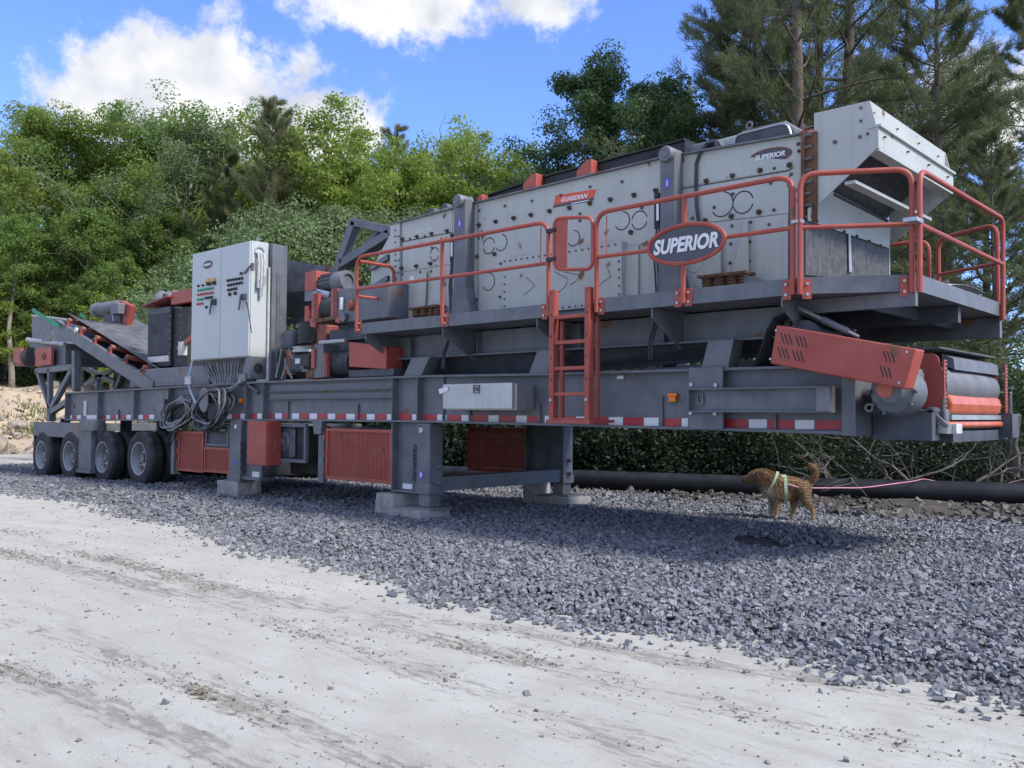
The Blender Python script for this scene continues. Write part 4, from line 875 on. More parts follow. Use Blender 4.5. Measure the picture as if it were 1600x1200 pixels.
# electric motor with its red belt guard on the cross conveyor
mY = .15
a = bxp(478, 428, 488, 455, mY, mY+.35); obj('motor_guard', B(q(476, 440, mY).x, q(494, 440, mY).x, mY, mY+.45, q(480, 455, mY).z, q(480, 425, mY).z), 'red', PL, bevel=.01)
c = q(523, 438, mY)
mo = obj('electric_motor', MB().cyl((q(490, 440, mY).x, mY+.15, c.z), (c.x, mY+.15, c.z), .135, 24), 'slate_dark', PL, smooth=True)
obj('fan_cowl', MB().lathe([(.0, .1), (.09, .1), (.10, .13), (.145, .13), (.155, .10), (.155, -.12), (0, -.12)], (c.x, mY+.15, c.z), 'X', n=24), 'slate', mo, smooth=True)
for k in range(14):
    t = k*2*math.pi/14; obj('cooling_fin', B(q(493, 440, mY).x, c.x-.13, -.006, .006, .128, .152), 'slate_dark', mo); o = bpy.data.objects[list(ORG)[-1]]
    o.rotation_euler = (t, 0, 0); o.location = Vector((q(493, 440, mY).x/2+(c.x-.13)/2, mY+.15, c.z)) + Matrix.Rotation(t, 3, 'X') @ Vector((0, 0, .14)) - ORG[mo.name]
obj('motor_plinth', MB().prism([q(494, 451, mY-.02), q(515, 456, mY-.02), q(512, 467, mY-.02), (q(500, 466, mY-.02))], (0, .3, 0)), 'galv', PL)
obj('red_post', B(*bxp(476, 478, 482, 502, .05, .12)), 'red', PL); obj('grey_post', B(*bxp(476, 455, 490, 470, .05, .15)), 'slate', PL)
def zig(px0, px1, py0, py1, Y, n=11):
    a = bxp(px0, py0, px1, py1, Y, Y+.05); o = obj('slotted_guard', B(*a), 'red', PL); mb = MB(); hs = (a[5]-a[4])/n
    for i in range(n): mb.box(a[0]+(a[1]-a[0])*.35, a[1]-.01, Y-.002, Y-.0005, a[4]+hs*(i+.25), a[4]+hs*(i+.72))
    obj('slots', mb, 'black', o, kind='stuff')
zig(487, 497, 459, 500, .02); zig(517, 527, 451, 494, .02)
obj('cross_pulley', MB().cyl((q(497, 480, .05).x, .2, q(507, 480, .05).z), (q(520, 480, .05).x, .2, q(507, 480, .05).z), .17, 20), 'rubber', PL, smooth=True)
obj('rust_pan', MB().prism([q(488, 500, .0), q(527, 492, .0), q(527, 498, .0), q(488, 505, .0)], (0, .5, 0)), 'rust', PL)
obj('red_bracket', MB().prism([q(483, 497, .0), q(494, 500, .0), q(492, 512, .0), q(485, 510, .0)], (0, .06, 0)), 'red', PL); obj('red_bracket', MB().prism([q(524, 492, .0), q(532, 495, .0), q(530, 505, .0), q(524, 503, .0)], (0, .06, 0)), 'red', PL)
obj('tail_box', B(*bxp(528, 446, 607, 500, .02, .8)), 'slate', PL, bevel=.01)
obj('shock_absorber', MB().cyl(q(534, 465, .0), q(534, 484, .0), .03, 10), 'white', PL, smooth=True)
c = q(548, 477, .0); obj('red_cap', MB().lathe([(0, -.05), (.06, -.04), (.08, 0), (.08, .03)], c, n=16), 'red_dull', PL, smooth=True)
c = q(537, 496, -.02); obj('bearing', MB().lathe([(0, -.02), (.03, -.03), (.06, -.02), (.06, .05)], c, n=14), 'wornsteel', PL, smooth=True)
# pump and filter group
c = q(470, 521, .2); obj('filter_canister', MB().cyl((c.x, .4, c.z-.15), (c.x, .4, c.z+.17), .21, 24), 'black', PL, smooth=True)
obj('rust_column', B(*bxp(483, 508, 509, 555, .35, .6)), 'red_dull', PL, bevel=.03)
c = q(467, 546, .2); obj('clamp_ring', MB().lathe([(.20, -.05), (.235, -.04), (.215, 0), (.235, .04), (.20, .05), (0, .05)], (c.x, .35, c.z), 'Z', n=24), 'galv', PL, smooth=True)
obj('pump_body', B(*bxp(450, 552, 484, 582, .22, .6)), 'slate_dark', PL, bevel=.05); obj('gearcase', B(*bxp(436, 516, 458, 545, .3, .7)), 'slate_dark', PL, bevel=.05)
obj('data_label', B(*bxp(461, 560, 468, 568, .2, .218)), 'white', PL); obj('control_box', B(*bxp(470, 553, 483, 575, .15, .3)), 'black', PL, bevel=.02)
obj('red_housing', MB().prism([q(426, 590, .5), q(426, 540, .5), q(436, 530, .5), q(438, 585, .5)], (0, .4, 0)), 'red_dull', PL)
for pts in (((440, 545), (437, 565), (431, 590)), ((446, 560), (446, 575), (440, 592)), ((447, 570), (452, 583), (457, 592)), ((452, 545), (455, 556), (459, 562)), ((472, 572), (474, 580), (480, 578))):
    obj('hose', MB().tube([q(x, y, .12) for x, y in pts], .016, 6), 'cable', PL, smooth=True)
obj('small_crate', B(*bxp(478, 578, 490, 592, .1, .3)), 'rust', PL)
# tail end of the under conveyor: red box, drum, slotted take-up
obj('take_up_cover', MB().prism([q(545, 534, .0), q(604, 541, .0), q(603, 577, .0), q(545, 573, .0)], (0, .3, 0)), 'red', PL, bevel=.01)
c = q(536, 570, .1); obj('tail_pulley', MB().cyl((q(514, 567, .1).x, .25, q(530, 567, .1).z), (q(545, 567, .1).x, .25, q(530, 567, .1).z), .19, 24), 'rubber', PL, smooth=True)
zig(505, 511, 552, 589, .0, 12)
obj('take_up_frame', B(*bxp(491, 538, 505, 590, .05, .4)), 'slate', PL); obj('red_post', B(*bxp(486, 545, 491, 576, .02, .08)), 'red', PL)
obj('take_up_frame', B(*bxp(494, 536, 545, 552, .3, .6)), 'slate_dark', PL); obj('take_up_top', MB().tube([q(500, 535, .05), q(520, 533.5, .05), q(540, 532, .05)], .03, 8), 'galv', PL, smooth=True)
obj('take_up_base', B(*bxp(545, 577, 615, 588, .05, .5)), 'slate_dark', PL); obj('mid_frame', B(*bxp(515, 512, 606, 530, .25, .5)), 'slate_dark', PL)
obj('mid_frame', B(*bxp(425, 560, 610, 590, .8, .9)), 'black', PL)
# ---------------------------------------------------------------- control cabinet
CF = -.03; cx0 = q(300, 480, CF).x; cx1 = q(390, 480, CF).x; cz0 = 2.285; cz1 = 4.145
CB = obj('control_cabinet', B(cx0, cx1, CF+.02, CF+.33, cz0, cz1), 'cabinet', PL, bevel=.006)
xm = q(345, 480, CF).x
for xa, xb in ((cx0+.006, xm-.007), (xm+.007, cx1-.012)):
    d = obj('cabinet_door', B(xa, xb, CF-.008, CF+.018, cz0+.012, cz1-.012), 'cabinet', CB, bevel=.005)
def cyb(px, py, r, h, m, nm, n=10): c = q(px, py, CF-.008); return obj(nm, MB().cyl(c, c+Vector((0, -h, 0)), r, n), m, CB)
oval(324.5, 413.5, .155, .07, .0, CF-.012, .012, CB, 'SUPERIOR', nm='maker_badge', dp=.004, tw=.76, hs=.95)
obj('meter', B(*bxp(320, 436, 327, 443, CF-.03, CF-.008)), 'yellow', CB); obj('meter', B(*bxp(328, 435, 335, 442, CF-.03, CF-.008)), 'yellow', CB)
obj('meter_knob', B(*bxp(321.5, 440.5, 326, 445.5, CF-.05, CF-.008)), 'black', CB); obj('meter_knob', B(*bxp(329.5, 439.5, 334, 444.5, CF-.05, CF-.008)), 'black', CB)
def row(px0, px1, py0, py1, n, m, nm, r=.019):
    for i in range(n): t = i/max(1, n-1); cyb(px0+(px1-px0)*t, py0+(py1-py0)*t, r, .03, m, nm)
row(311, 318, 447, 446, 2, 'black', 'push_button'); row(311, 333, 454, 450.5, 7, 'green_btn', 'push_button'); row(310.5, 333, 461, 457.5, 7, 'red_btn', 'push_button')
row(310.5, 318, 468.5, 467.5, 3, 'green_btn', 'push_button'); row(323, 332, 466, 464.5, 4, 'black', 'selector_switch', .022); row(310, 317, 475.5, 474.5, 3, 'red_btn', 'push_button'); row(323.5, 324, 480, 480, 1, 'black', 'selector_switch', .024)
row(357, 379, 438.5, 435, 6, 'black', 'selector_switch', .022); row(358, 378.5, 446, 442, 6, 'black', 'selector_switch', .022); row(358, 370, 453.5, 451, 4, 'black', 'selector_switch', .022); row(360, 368.5, 460, 458.5, 2, 'black', 'selector_switch', .03)
row(378, 378.3, 427.5, 427.5, 1, 'black', 'selector_switch', .024)
for px, py in ((336, 472), (382, 464)):
    c = q(px, py, CF-.01); obj('door_handle', B(c.x-.05, c.x+.05, CF-.05, CF-.008, c.z-.05, c.z+.05).prism([(c.x-.045, CF-.07, c.z+.04), (c.x+.0, CF-.07, c.z+.04), (c.x-.06, CF-.07, c.z-.21), (c.x-.10, CF-.07, c.z-.21)], (0, .02, 0)), 'slate_dark', CB, bevel=.008)
obj('hasp', MB().cyl(q(381, 427, CF-.03), q(392, 415, CF-.03), .016, 8), 'wornsteel', CB); obj('hasp', B(*bxp(391, 411, 395, 423, CF-.03, CF)), 'wornsteel', CB)
obj('door_cord', MB().tube([q(x, y, CF-.02) for x, y in ((384, 471), (388, 484), (390, 500), (393, 520))], .008, 5), 'black', CB)
c = q(411, 372, .15); obj('lifting_eye', MB().lathe([(.028, -.01), (.045, 0), (.028, .01), (.016, 0), (.028, -.01)], (cx1-.08, .14, cz1+.045), n=14), 'galv', CB, smooth=True)
# cabinet post and sockets
px0 = cx1; pst = obj('cabinet_column', B(cx1-.02, cx1+.10, CF+.34, CF+.62, 1.9, cz1-.02), 'slate', PL, bevel=.006)
obj('cabinet_stand', MB().prism([(cx1-.25, CF+.02, 1.93), (cx1+.0, CF+.02, 1.93), (cx1+.0, CF+.02, cz0), (cx1-.12, CF+.02, cz0)], (0, .3, 0)), 'slate', PL, bevel=.004)
obj('stand_hole', MB().cyl((cx1-.001, CF+.17, 2.10), (cx1+.004, CF+.17, 2.10), .085, 18), 'black', PL)
obj('cabinet_stand', B(cx0+.2, cx1-.3, .25, .3, 1.9, cz0), 'slate', PL)
for i, (dy, ln) in enumerate(((.0, .42), (.05, .55), (.10, .36))):
    y = .06+dy; obj('socket_cable', MB().tube([(cx1+.005, y, cz1-.18), (cx1+.06, y+.02, cz1-.20), (cx1+.07, y+.03, cz1-.35), (cx1+.05, y+.03, cz1-.2-ln)], .02, 7), 'offwhite', CB, smooth=True)
    obj('socket_plug', MB().cyl((cx1+.05, y+.03, cz1-.2-ln), (cx1+.05, y+.03, cz1-.34-ln), .028, 10), 'galv', CB, smooth=True)
obj('cable_gland', MB().lathe([(.07, 0), (.09, 0), (.09, .02), (.07, .02), (.07, 0)], (cx1, .13, cz1-.17), 'X', n=18), 'galv', CB)
obj('conduit', MB().cyl((cx1+.03, CF+.33, cz1-.4), (cx1+.03, CF+.33, 1.9), .025, 8), 'offwhite', PL, smooth=True); obj('conduit', MB().cyl((cx1+.1, CF+.45, cz1-.5), (cx1+.1, CF+.45, 2.1), .03, 8), 'wornsteel', PL, smooth=True)
# bundle of control cables falling from the cabinet floor
for i in range(15):
    px = 317+i*4.1; a = q(px, 562-i*.35, .12); m_ = q(px+(349-px)*.25+2*(i % 3), 585, .10); e = q(px+(347-px)*.72, 607+(i % 4)*3, .06)
    obj('control_cable', MB().tube([a, a.lerp(m_, .6)+Vector((0, -.02, 0)), m_, e], .0135, 6), 'cable', PL, smooth=True)
for k, pts in enumerate((((376, 596), (362, 606), (345, 612), (325, 615)), ((372, 600), (358, 612), (342, 617), (326, 618)), ((368, 603), (352, 617), (338, 621), (322, 621)))):
    obj('trunk_cable', MB().tube([q(x, y, -.05) for x, y in pts], .026, 7), 'cable', PL, smooth=True)
obj('cable_bracket', B(*bxp(371, 584, 383, 596, -.04, .1)), 'wornsteel', PL)
obj('stand_brace', MB().cyl(q(382, 597, .02), q(404, 614, .02), .03, 6), 'slate_dark', PL)
# ---------------------------------------------------------------- radiator / power unit
rx0 = q(231, 520, .35).x; rx1 = q(267, 520, .35).x; rz0 = q(250, 577, .35).z; rz1 = q(250, 481, .35).z
RD = obj('radiator_box', B(rx0, rx1+.0, .35, 1.9, rz0+.05, rz1), 'black', PL, bevel=.01)
RD2 = obj('engine_enclosure', B(rx1+.002, rx1+.55, .40, 1.9, rz0, rz1-.05), 'black', PL)
mb = MB(); xa, xb = rx0+.06, rx1-.05
for x in np.arange(xa, xb, .035): mb.box(x, x+.012, .338, .348, rz0+.28, rz1-.12)
obj('radiator_fins', mb, 'slate_dark', RD, kind='stuff')
obj('radiator_core', B(xa, xb, .344, .349, rz0+.28, rz1-.12), 'wornsteel', RD)
obj('radiator_trim', B(rx0+.04, rx1-.04, .33, .349, rz0+.14, rz0+.25), 'offwhite', RD); obj('radiator_trim', B(rx0+.02, rx1-.0, .33, .349, rz1-.12, rz1-.01), 'slate_dark', RD)
mb = MB()
for z in np.arange(rz0+.15, rz1, .14): mb.hexbolt((rx1-.02, .35, z), .012, .012); mb.hexbolt((rx1+.3, .40, z), .012, .012)
obj('bolts', mb, 'galv', RD, kind='stuff')
obj('engine_roof', MB().prism([(rx0-.1, .25, rz1+.05), (rx1+.05, .25, rz1+.16), (rx1+.05, 2.0, rz1+.16), (rx0-.1, 2.0, rz1+.05)], (0, 0, .03)), 'red_dull', PL)
obj('red_beam', B(rx1+.02, cx0+.3, .33, .43, rz1+.02, rz1+.26), 'red', PL, bevel=.008)
obj('red_brace', MB().prism([(rx1+.22, .34, rz1-.80), (rx1+.32, .34, rz1-.86), (cx0+.4, .34, rz1-.25), (cx0+.3, .34, rz1-.20)], (0, .05, 0)), 'red', PL)
obj('fuel_filter', MB().cyl((rx1+.45, .38, rz1-.95), (rx1+.45, .38, rz1-.7), .1, 14), 'offwhite', PL, smooth=True)
c = q(252, 468, .8); obj('air_intake', MB().lathe([(0, .18), (.06, .17), (.13, .08), (.15, -.06), (.15, -.12)], (c.x, .8, c.z), 'Z', n=18), 'slate', PL, smooth=True)
obj('exhaust_stub', MB().tube([q(x, y, .8) for x, y in ((250, 460), (262, 458), (278, 456))], .03, 8), 'galv', PL, smooth=True); obj('exhaust_stub', B(*bxp(262, 458, 272, 468, .75, .9)), 'offwhite', PL)
obj('roof_hose', MB().tube([q(x, y, .7) for x, y in ((274, 468), (284, 461), (298, 459), (312, 460))], .05, 8), 'black', PL, smooth=True)
obj('engine_skid', B(rx0-.3, cx0+.3, .15, 2.5, 1.86, rz0), 'slate', PL, bevel=.02)
# ---------------------------------------------------------------- inclined feed conveyor at the tail
KY = .12
def line(px0, py0, px1, py1, Y): return q(px0, py0, Y), q(px1, py1, Y)
a, b = line(86, 505, 238, 603, KY); dr = (b-a).normalized(); n = Vector((dr.z, 0, -dr.x)); n = n if n.z > 0 else -n
ST = obj('conveyor_stringer', MB().prism([a-n*.17, b-n*.17, b+n*.06, a+n*.06], (0, .08, 0)), 'slate', PL, bevel=.006)
obj('stringer_edge', MB().prism([a+n*.06, b+n*.06, b+n*.085, a+n*.085], (0, .1, 0)), 'slate', ST)
KY2 = 1.75
obj('conveyor_stringer', MB().prism([Vector((v.x, KY2, v.z)) for v in (a-n*.17, b-n*.17, b+n*.06, a+n*.06)], (0, .08, 0)), 'slate', PL)
# belt: troughed sheet between the stringers
L_ = (b-a).length; vs = []; M_ = 14
for i in range(M_+1):
    p = a + dr*(L_*(.05+.97*i/M_))
    for y, h in ((KY+.12, .30), (KY+.45, .17), (KY+.95, .14), (KY+1.3, .20), (KY+1.6, .32)): vs.append(p + n*h + Vector((0, y-p.y, 0)))
bt = obj('conveyor_belt', MB().add(vs, [(i*5+j, i*5+j+1, i*5+6+j, i*5+5+j) for i in range(M_) for j in range(4)]), 'belt', PL, smooth=True); s_ = bt.modifiers.new('s', 'SOLIDIFY'); s_.thickness = .02
obj('return_belt', MB().prism([a+dr*.3+Vector((0, .15, -.1)), b+Vector((0, .15, -.1)), b+Vector((0, 1.5, -.1)), a+dr*.3+Vector((0, 1.5, -.1))], tuple(n*.012)), 'black', PL)
for i in range(6):
    p = a + dr*(L_*(.12+.155*i)); 
    idl = obj('idler_bracket', MB().prism([p+n*.08-dr*.06, p+n*.08+dr*.06, p+n*.2+dr*.035, p+n*.2-dr*.035], (0, .05, 0)), 'red', PL, bevel=.006)
    obj('idler_roller', MB().cyl(p+n*.19+Vector((0, .03, .03)), p+n*.12+Vector((0, .5, .0)), .05, 12), 'red_dull', idl, smooth=True)
    c = p+n*.16; obj('idler_end', MB().cyl(c+Vector((0, -.015, 0)), c+Vector((0, .03, 0)), .045, 12), 'rubber', idl, smooth=True)
c = a+dr*(L_*.235)+n*.13; obj('idler_end', MB().cyl(c+Vector((0, -.02, 0)), c+Vector((0, .03, 0)), .06, 14), 'offwhite', PL, smooth=True)
# hopper walls behind the belt
hb0 = qx(49, 495, q(49, 495, 1.95).x); 
hw_ = [q(50, 493, 1.9), q(80, 496, 1.9), q(140, 504, 1.9), q(231, 511, 1.9), q(231, 560, 1.9), q(50, 535, 1.9)]
obj('hopper_wall', MB().prism(hw_, (0, .03, 0)), 'slate', PL)
obj('hopper_rim', MB().tube([q(50, 493, 1.88), q(80, 496, 1.88), q(140, 504, 1.88), q(231, 511, 1.88)], .03, 6), 'galv', PL)
# drive motor on the far side of the feed conveyor
c = q(172, 481, 1.5); dm = obj('drive_motor', MB().cyl((q(152, 481, 1.5).x, 1.5, c.z), (q(186, 481, 1.5).x, 1.5, c.z), .155, 24), 'slate', PL, smooth=True)
x_ = q(152, 481, 1.5).x; obj('fan_cowl', MB().lathe([(0, -.06), (.10, -.06), (.12, -.08), (.165, -.07), (.18, -.03), (.18, .16), (0, .16)], (x_, 1.5, c.z), 'X', n=24), 'slate', dm, smooth=True)
obj('terminal_box', B(*bxp(172, 474, 184, 491, 1.22, 1.4)), 'slate', dm, bevel=.02)
obj('motor_mount', B(*bxp(161, 490, 187, 513, 1.35, 1.75)), 'slate_dark', PL, bevel=.02)
mg = obj('motor_guard', MB().prism([q(186, 469, 1.4), q(204, 477, 1.4), q(194, 527, 1.4), (q(186, 521, 1.4)), q(189, 500, 1.4)], (0, .14, 0)), 'red', PL, bevel=.02)
obj('wire_bundle', MB().tube([q(x, y, 1.34) for x, y in ((176, 492), (178, 505), (181, 515), (184, 521))], .02, 6), 'offwhite', PL)
# tail box conveyor with red end plates and roller
obj('tail_frame', MB().prism([q(42, 530, .25), q(102, 537, .25), q(102, 572, .25), q(62, 572, .25)], (0, .9, 0)), 'slate', PL, bevel=.01)
obj('tail_tube', MB().tube([q(x, y, .2) for x, y in ((43, 530), (52, 532), (102, 538))], .05, 8), 'galv', PL, smooth=True)
obj('tail_plate', B(*bxp(55, 543, 80, 571, .1, .16)), 'red', PL, bevel=.006); c = q(68, 557, .09)
obj('tail_bearing', MB().lathe([(.03, -.02), (.085, -.02), (.09, .02)], c, n=16), 'red_dull', PL)
obj('tail_plate', MB().prism([q(20, 545, .75), q(33, 543, .75), q(33, 571, .75), q(21, 566, .75)], (0, .06, 0)), 'red', PL)
rxa = q(36, 560, .5); obj('tail_roller', MB().cyl((q(48, 558, .2).x, .2, q(48, 558, .2).z), (q(36, 558, .75).x, .95, q(36, 558, .75).z), .23, 22), 'rubber', PL, smooth=True)
obj('tail_plate', B(q(33, 570, .4).x, q(56, 570, .4).x, .25, .8, q(50, 571, .4).z-.0, q(50, 569, .4).z+.03), 'red_dull', PL)
c = q(65, 520, .3); obj('weld_plate', B(*bxp(66, 518, 80, 533, .15, .22)), 'wornsteel', PL)
# support trusses for the tail conveyor
def tb(p, r, Y, w=.10, d=.1): 
    a, b = q(*p, Y), q(*r, Y); dd = (b-a).normalized(); nn = Vector((dd.z, 0, -dd.x))*w/2
    obj('truss_bar', MB().prism([a-nn, b-nn, b+nn, a+nn], (0, d, 0)), 'slate', PL)
for Y in (.12, 2.6):
    tb((114, 548), (114, 611), Y, .14, .14); tb((54, 580), (112, 573), Y, .12); tb((75, 576), (75, 650), Y); tb((56, 580), (76, 640), Y, .09); tb((110, 578), (76, 640), Y, .12); tb((78, 643), (106, 625), Y, .12); tb((75, 638), (75, 658), Y, .16, .14)
for p, r in (((125, 572), (178, 598)), ((178, 575), (130, 602)), ((192, 574), (180, 605)), ((150, 585), (150, 608)), ((165, 570), (238, 582))): tb(p, r, 1.6, .1)
obj('tail_bulkhead', B(q(176, 590, 1.7).x, q(240, 590, 1.7).x, 1.72, 1.76, 1.85, 2.35), 'slate_dark', PL)
# ================================================================ ground
def sm(a, b, x): t = np.clip((x-a)/(b-a), 0, 1); return t*t*(3-2*t)
_ph = rng.uniform(0, 6.28, (40, 3)); 
def fbm(x, y, f0=.2, oct_=6, seed=0):
    r = np.random.default_rng(seed); out = 0; amp = 1; f = f0
    for o in range(oct_):
        for k in range(3):
            a = r.uniform(0, 6.28); p = r.uniform(0, 6.28); out = out + amp*np.sin((x*math.cos(a)+y*math.sin(a))*f*6.28*r.uniform(.8, 1.25)+p)/3
        amp *= .55; f *= 2.03
    return out
EX = [-40, -24, -17.43, -15.06, -12.33, -8.4, -5.86, -4.34, -3.25, -2.07, -1.13, 3, 12]; EYv = [-2.2, -2.2, -2.07, -1.95, -2.08, -2.48, -2.83, -2.9, -2.9, -2.78, -2.7, -2.6, -2.6]
def edge(x): return np.interp(x, EX, EYv) + .12*np.sin(x*1.7) + .07*np.sin(x*4.3+1) + .04*np.sin(x*11)
def ruts_px(lst): return np.array([gz(px, py)[:2] for px, py in lst])
RUT = [(ruts_px([(0, 828), (200, 880), (330, 915), (470, 945), (640, 985), (820, 1030), (1000, 1075), (1250, 1130), (1600, 1205)]), .20, .030),
       (ruts_px([(0, 862), (200, 905), (360, 945), (520, 1000), (680, 1055), (860, 1120), (1050, 1190), (1200, 1240)]), .19, .035),
       (ruts_px([(0, 965), (130, 1000), (280, 1060), (430, 1120), (560, 1180), (700, 1240)]), .16, .03),
       (ruts_px([(0, 1040), (120, 1085), (280, 1150), (420, 1215)]), .14, .028),
       (ruts_px([(600, 960), (800, 985), (1000, 1022), (1250, 1062), (1600, 1125)]), .16, .016)]
def polydist(x, y, P):
    best = np.full(x.shape, 9e9); sgn = np.zeros(x.shape)
    for a, b in zip(P[:-1], P[1:]):
        d = b-a; L2 = d@d; t = np.clip(((x-a[0])*d[0]+(y-a[1])*d[1])/L2, 0, 1)
        qx_ = x-(a[0]+t*d[0]); qy_ = y-(a[1]+t*d[1]); dd = np.hypot(qx_, qy_); s = np.sign(d[0]*qy_-d[1]*qx_)
        m = dd < best; best = np.where(m, dd, best); sgn = np.where(m, s, sgn)
    return best*sgn
def ground_z(x, y, mask=False):
    z = -.1*np.clip((-16.2-x)/5, 0, 1) + .008*fbm(x, y, .12, 3, 1) 
    near_ = 1/(1+((x+3)**2+(y+5)**2)/400)
    z = z + .003*fbm(x, y, .8, 4, 2)*near_
    rm = np.zeros(x.shape)
    for P, w, dpt in RUT:
        d = polydist(x, y, P); g = np.exp(-(d/w)**2); k = .72+.28*np.sin(fbm(x, y, .35, 2, 5)*2.2)
        tread = (.5+.5*np.sin(d*95))*np.exp(-(d/(w*1.05))**4)
        rm = np.maximum(rm, g*k*(.5+.5*tread))
        dpt = dpt*.42
        z = z - dpt*g*(.6+.4*k) + dpt*.8*np.exp(-((np.abs(d)-w*1.5)/(w*.5))**2)*k + .005*tread*k + .009*g*k*fbm(x, y, 2.6, 3, 9)
    gm = sm(-.1, .35, y-edge(x))
    z = z*(1-gm*.7) - .02*gm
    return (z, rm) if mask else z
def axis(lo, hi, fine_lo, fine_hi, st, far=400):
    a = list(np.arange(fine_lo, fine_hi, st)); s = st; x = fine_lo
    left = []
    while x > lo: s *= 1.25; x -= s; left.append(x)
    s = st; x = a[-1]; right = []
    while x < hi: s *= 1.25; x += s; right.append(x)
    return np.array(left[::-1]+a+right)
# axis fine near the camera; along the view everything closer than ~10 m
gx = np.concatenate([axis(-500, -14, -14, -9, .09)[:-20] if False else axis(-500, 0, -14, -8.0, .08)[:0], []])
xs_ = []; x = 3.0
while x > -600: xs_.append(x); x -= max(.022, .022*abs(min(0, x+3))**.9) if x > -30 else max(.022, (abs(x)-30)*.25+.5)
x = 3.0; R__ = []
while x < 500: x += .05+(x-3)*.3; R__.append(x)
xs_ = np.array(xs_[::-1]+R__)
ys_ = []; y = -7.6
while y < -1.8: ys_.append(y); y += .026
while y < 9: ys_.append(y); y += .25
while y < 600: ys_.append(y); y += .5+(y-9)*.25
y = -7.6; L__ = []
while y > -500: y -= .06+(-7.6-y)*.3; L__.append(y)
ys_ = np.array(L__[::-1]+ys_)
GX, GY = np.meshgrid(xs_, ys_); GZ, RM = ground_z(GX, GY, True)
def grid_mesh(name, X, Y, Z, attr=None):
    h, w = X.shape; me = bpy.data.meshes.new(name); co = np.stack([X, Y, Z], -1).reshape(-1, 3).astype(np.float32)
    idx = np.arange(h*w).reshape(h, w); f = np.stack([idx[:-1, :-1], idx[:-1, 1:], idx[1:, 1:], idx[1:, :-1]], -1).reshape(-1, 4)
    me.vertices.add(len(co)); me.vertices.foreach_set('co', co.ravel()); me.loops.add(f.size); me.loops.foreach_set('vertex_index', f.ravel().astype(np.int32))
    me.polygons.add(len(f)); me.polygons.foreach_set('loop_start', (np.arange(len(f))*4).astype(np.int32)); me.update(calc_edges=True); me.validate()
    me.polygons.foreach_set('use_smooth', [True]*len(me.polygons))
    if attr is not None:
        a = me.attributes.new('track', 'FLOAT', 'POINT'); a.data.foreach_set('value', attr.ravel().astype(np.float32))
    return me
def link(name, me, m, **k):
    me.materials.append(MATS[m]); o = bpy.data.objects.new(name, me); COL.objects.link(o); tag(o, **k); ORG[o.name] = Vector((0, 0, 0)); return o
# pale quarry dust: colour driven by noise and by the churned wheel tracks
m = bpy.data.materials.new('dust_ground'); m.use_nodes = True; t = m.node_tree; N = t.nodes; L = t.links.new; MATS['dust_ground'] = m
p = N['Principled BSDF']; p.inputs['Roughness'].default_value = .95; p.inputs['Specular IOR Level'].default_value = .15
geo = N.new('ShaderNodeNewGeometry')
def noi(sc, det=6, vec=None, rough=.55):
    n = N.new('ShaderNodeTexNoise'); n.inputs['Scale'].default_value = sc; n.inputs['Detail'].default_value = det; n.inputs['Roughness'].default_value = rough; L(vec or geo.outputs['Position'], n.inputs['Vector']); return n.outputs[0]
def rmp(v, a, b, c=0, d=1):
    r = N.new('ShaderNodeMapRange'); L(v, r.inputs[0])
    for i, x in enumerate((a, b, c, d)): r.inputs[i+1].default_value = x
    return r.outputs[0]
def mixc(f, a, b):
    x = N.new('ShaderNodeMix'); x.data_type = 'RGBA'
    for i, v in ((0, f), (6, a), (7, b)):
        if isinstance(v, tuple): x.inputs[i].default_value = (*v, 1)
        elif isinstance(v, float): x.inputs[i].default_value = v
        else: L(v, x.inputs[i])
    return x.outputs[2]
def mth(op, a, b):
    x = N.new('ShaderNodeMath'); x.operation = op
    for i, v in enumerate((a, b)):
        if isinstance(v, (int, float)): x.inputs[i].default_value = v
        else: L(v, x.inputs[i])
    return x.outputs[0]
c = mixc(rmp(noi(.5), .35, .65), (.505, .50, .455), (.45, .443, .40))
c = mixc(rmp(noi(2.3, 5), .4, .7), c, (.42, .41, .365))
mpn = N.new('ShaderNodeMapping'); mpn.inputs['Rotation'].default_value = (0, 0, R_(22)); mpn.inputs['Scale'].default_value = (.35, 2.6, 1); L(geo.outputs['Position'], mpn.inputs['Vector'])
c = mixc(mth('MULTIPLY', rmp(noi(2.2, 5, mpn.outputs[0], .65), .52, .7), .55), c, (.33, .31, .275))
at = N.new('ShaderNodeAttribute'); at.attribute_name = 'track'
ra = math.atan2(*(RUT[0][0][-1]-RUT[0][0][0])[::-1]); mt = N.new('ShaderNodeMapping'); mt.inputs['Rotation'].default_value = (0, 0, -ra); L(geo.outputs['Position'], mt.inputs['Vector'])
ms = N.new('ShaderNodeMapping'); ms.inputs['Scale'].default_value = (2.2, 9, 4); L(mt.outputs[0], ms.inputs['Vector'])
nf = noi(2.0, 8, ms.outputs[0], .78)
c = mixc(mth('MULTIPLY', rmp(mth('ADD', nf, mth('MULTIPLY', at.outputs['Fac'], .23)), .59, .70), .68), c, (.20, .185, .155))
c = mixc(mth('MULTIPLY', rmp(at.outputs['Fac'], .2, .9), .22), c, (.27, .255, .225))
c = mixc(rmp(noi(38, 6, None, .7), .63, .70), c, (.19, .185, .172))
c = mixc(mth('MULTIPLY', rmp(noi(150, 3), .62, .70), .7), c, (.22, .21, .20))
L(c, p.inputs['Base Color'])
bn = N.new('ShaderNodeBump'); bn.inputs['Strength'].default_value = .55; bn.inputs['Distance'].default_value = .02
L(mth('ADD', mth('MULTIPLY', noi(130, 3, None, .7), .5), mth('MULTIPLY', nf, 1.9)), bn.inputs['Height']); L(bn.outputs[0], p.inputs['Normal'])
yard = link('yard_ground', grid_mesh('yard_ground', GX, GY, GZ, RM), 'dust_ground', kind='structure')
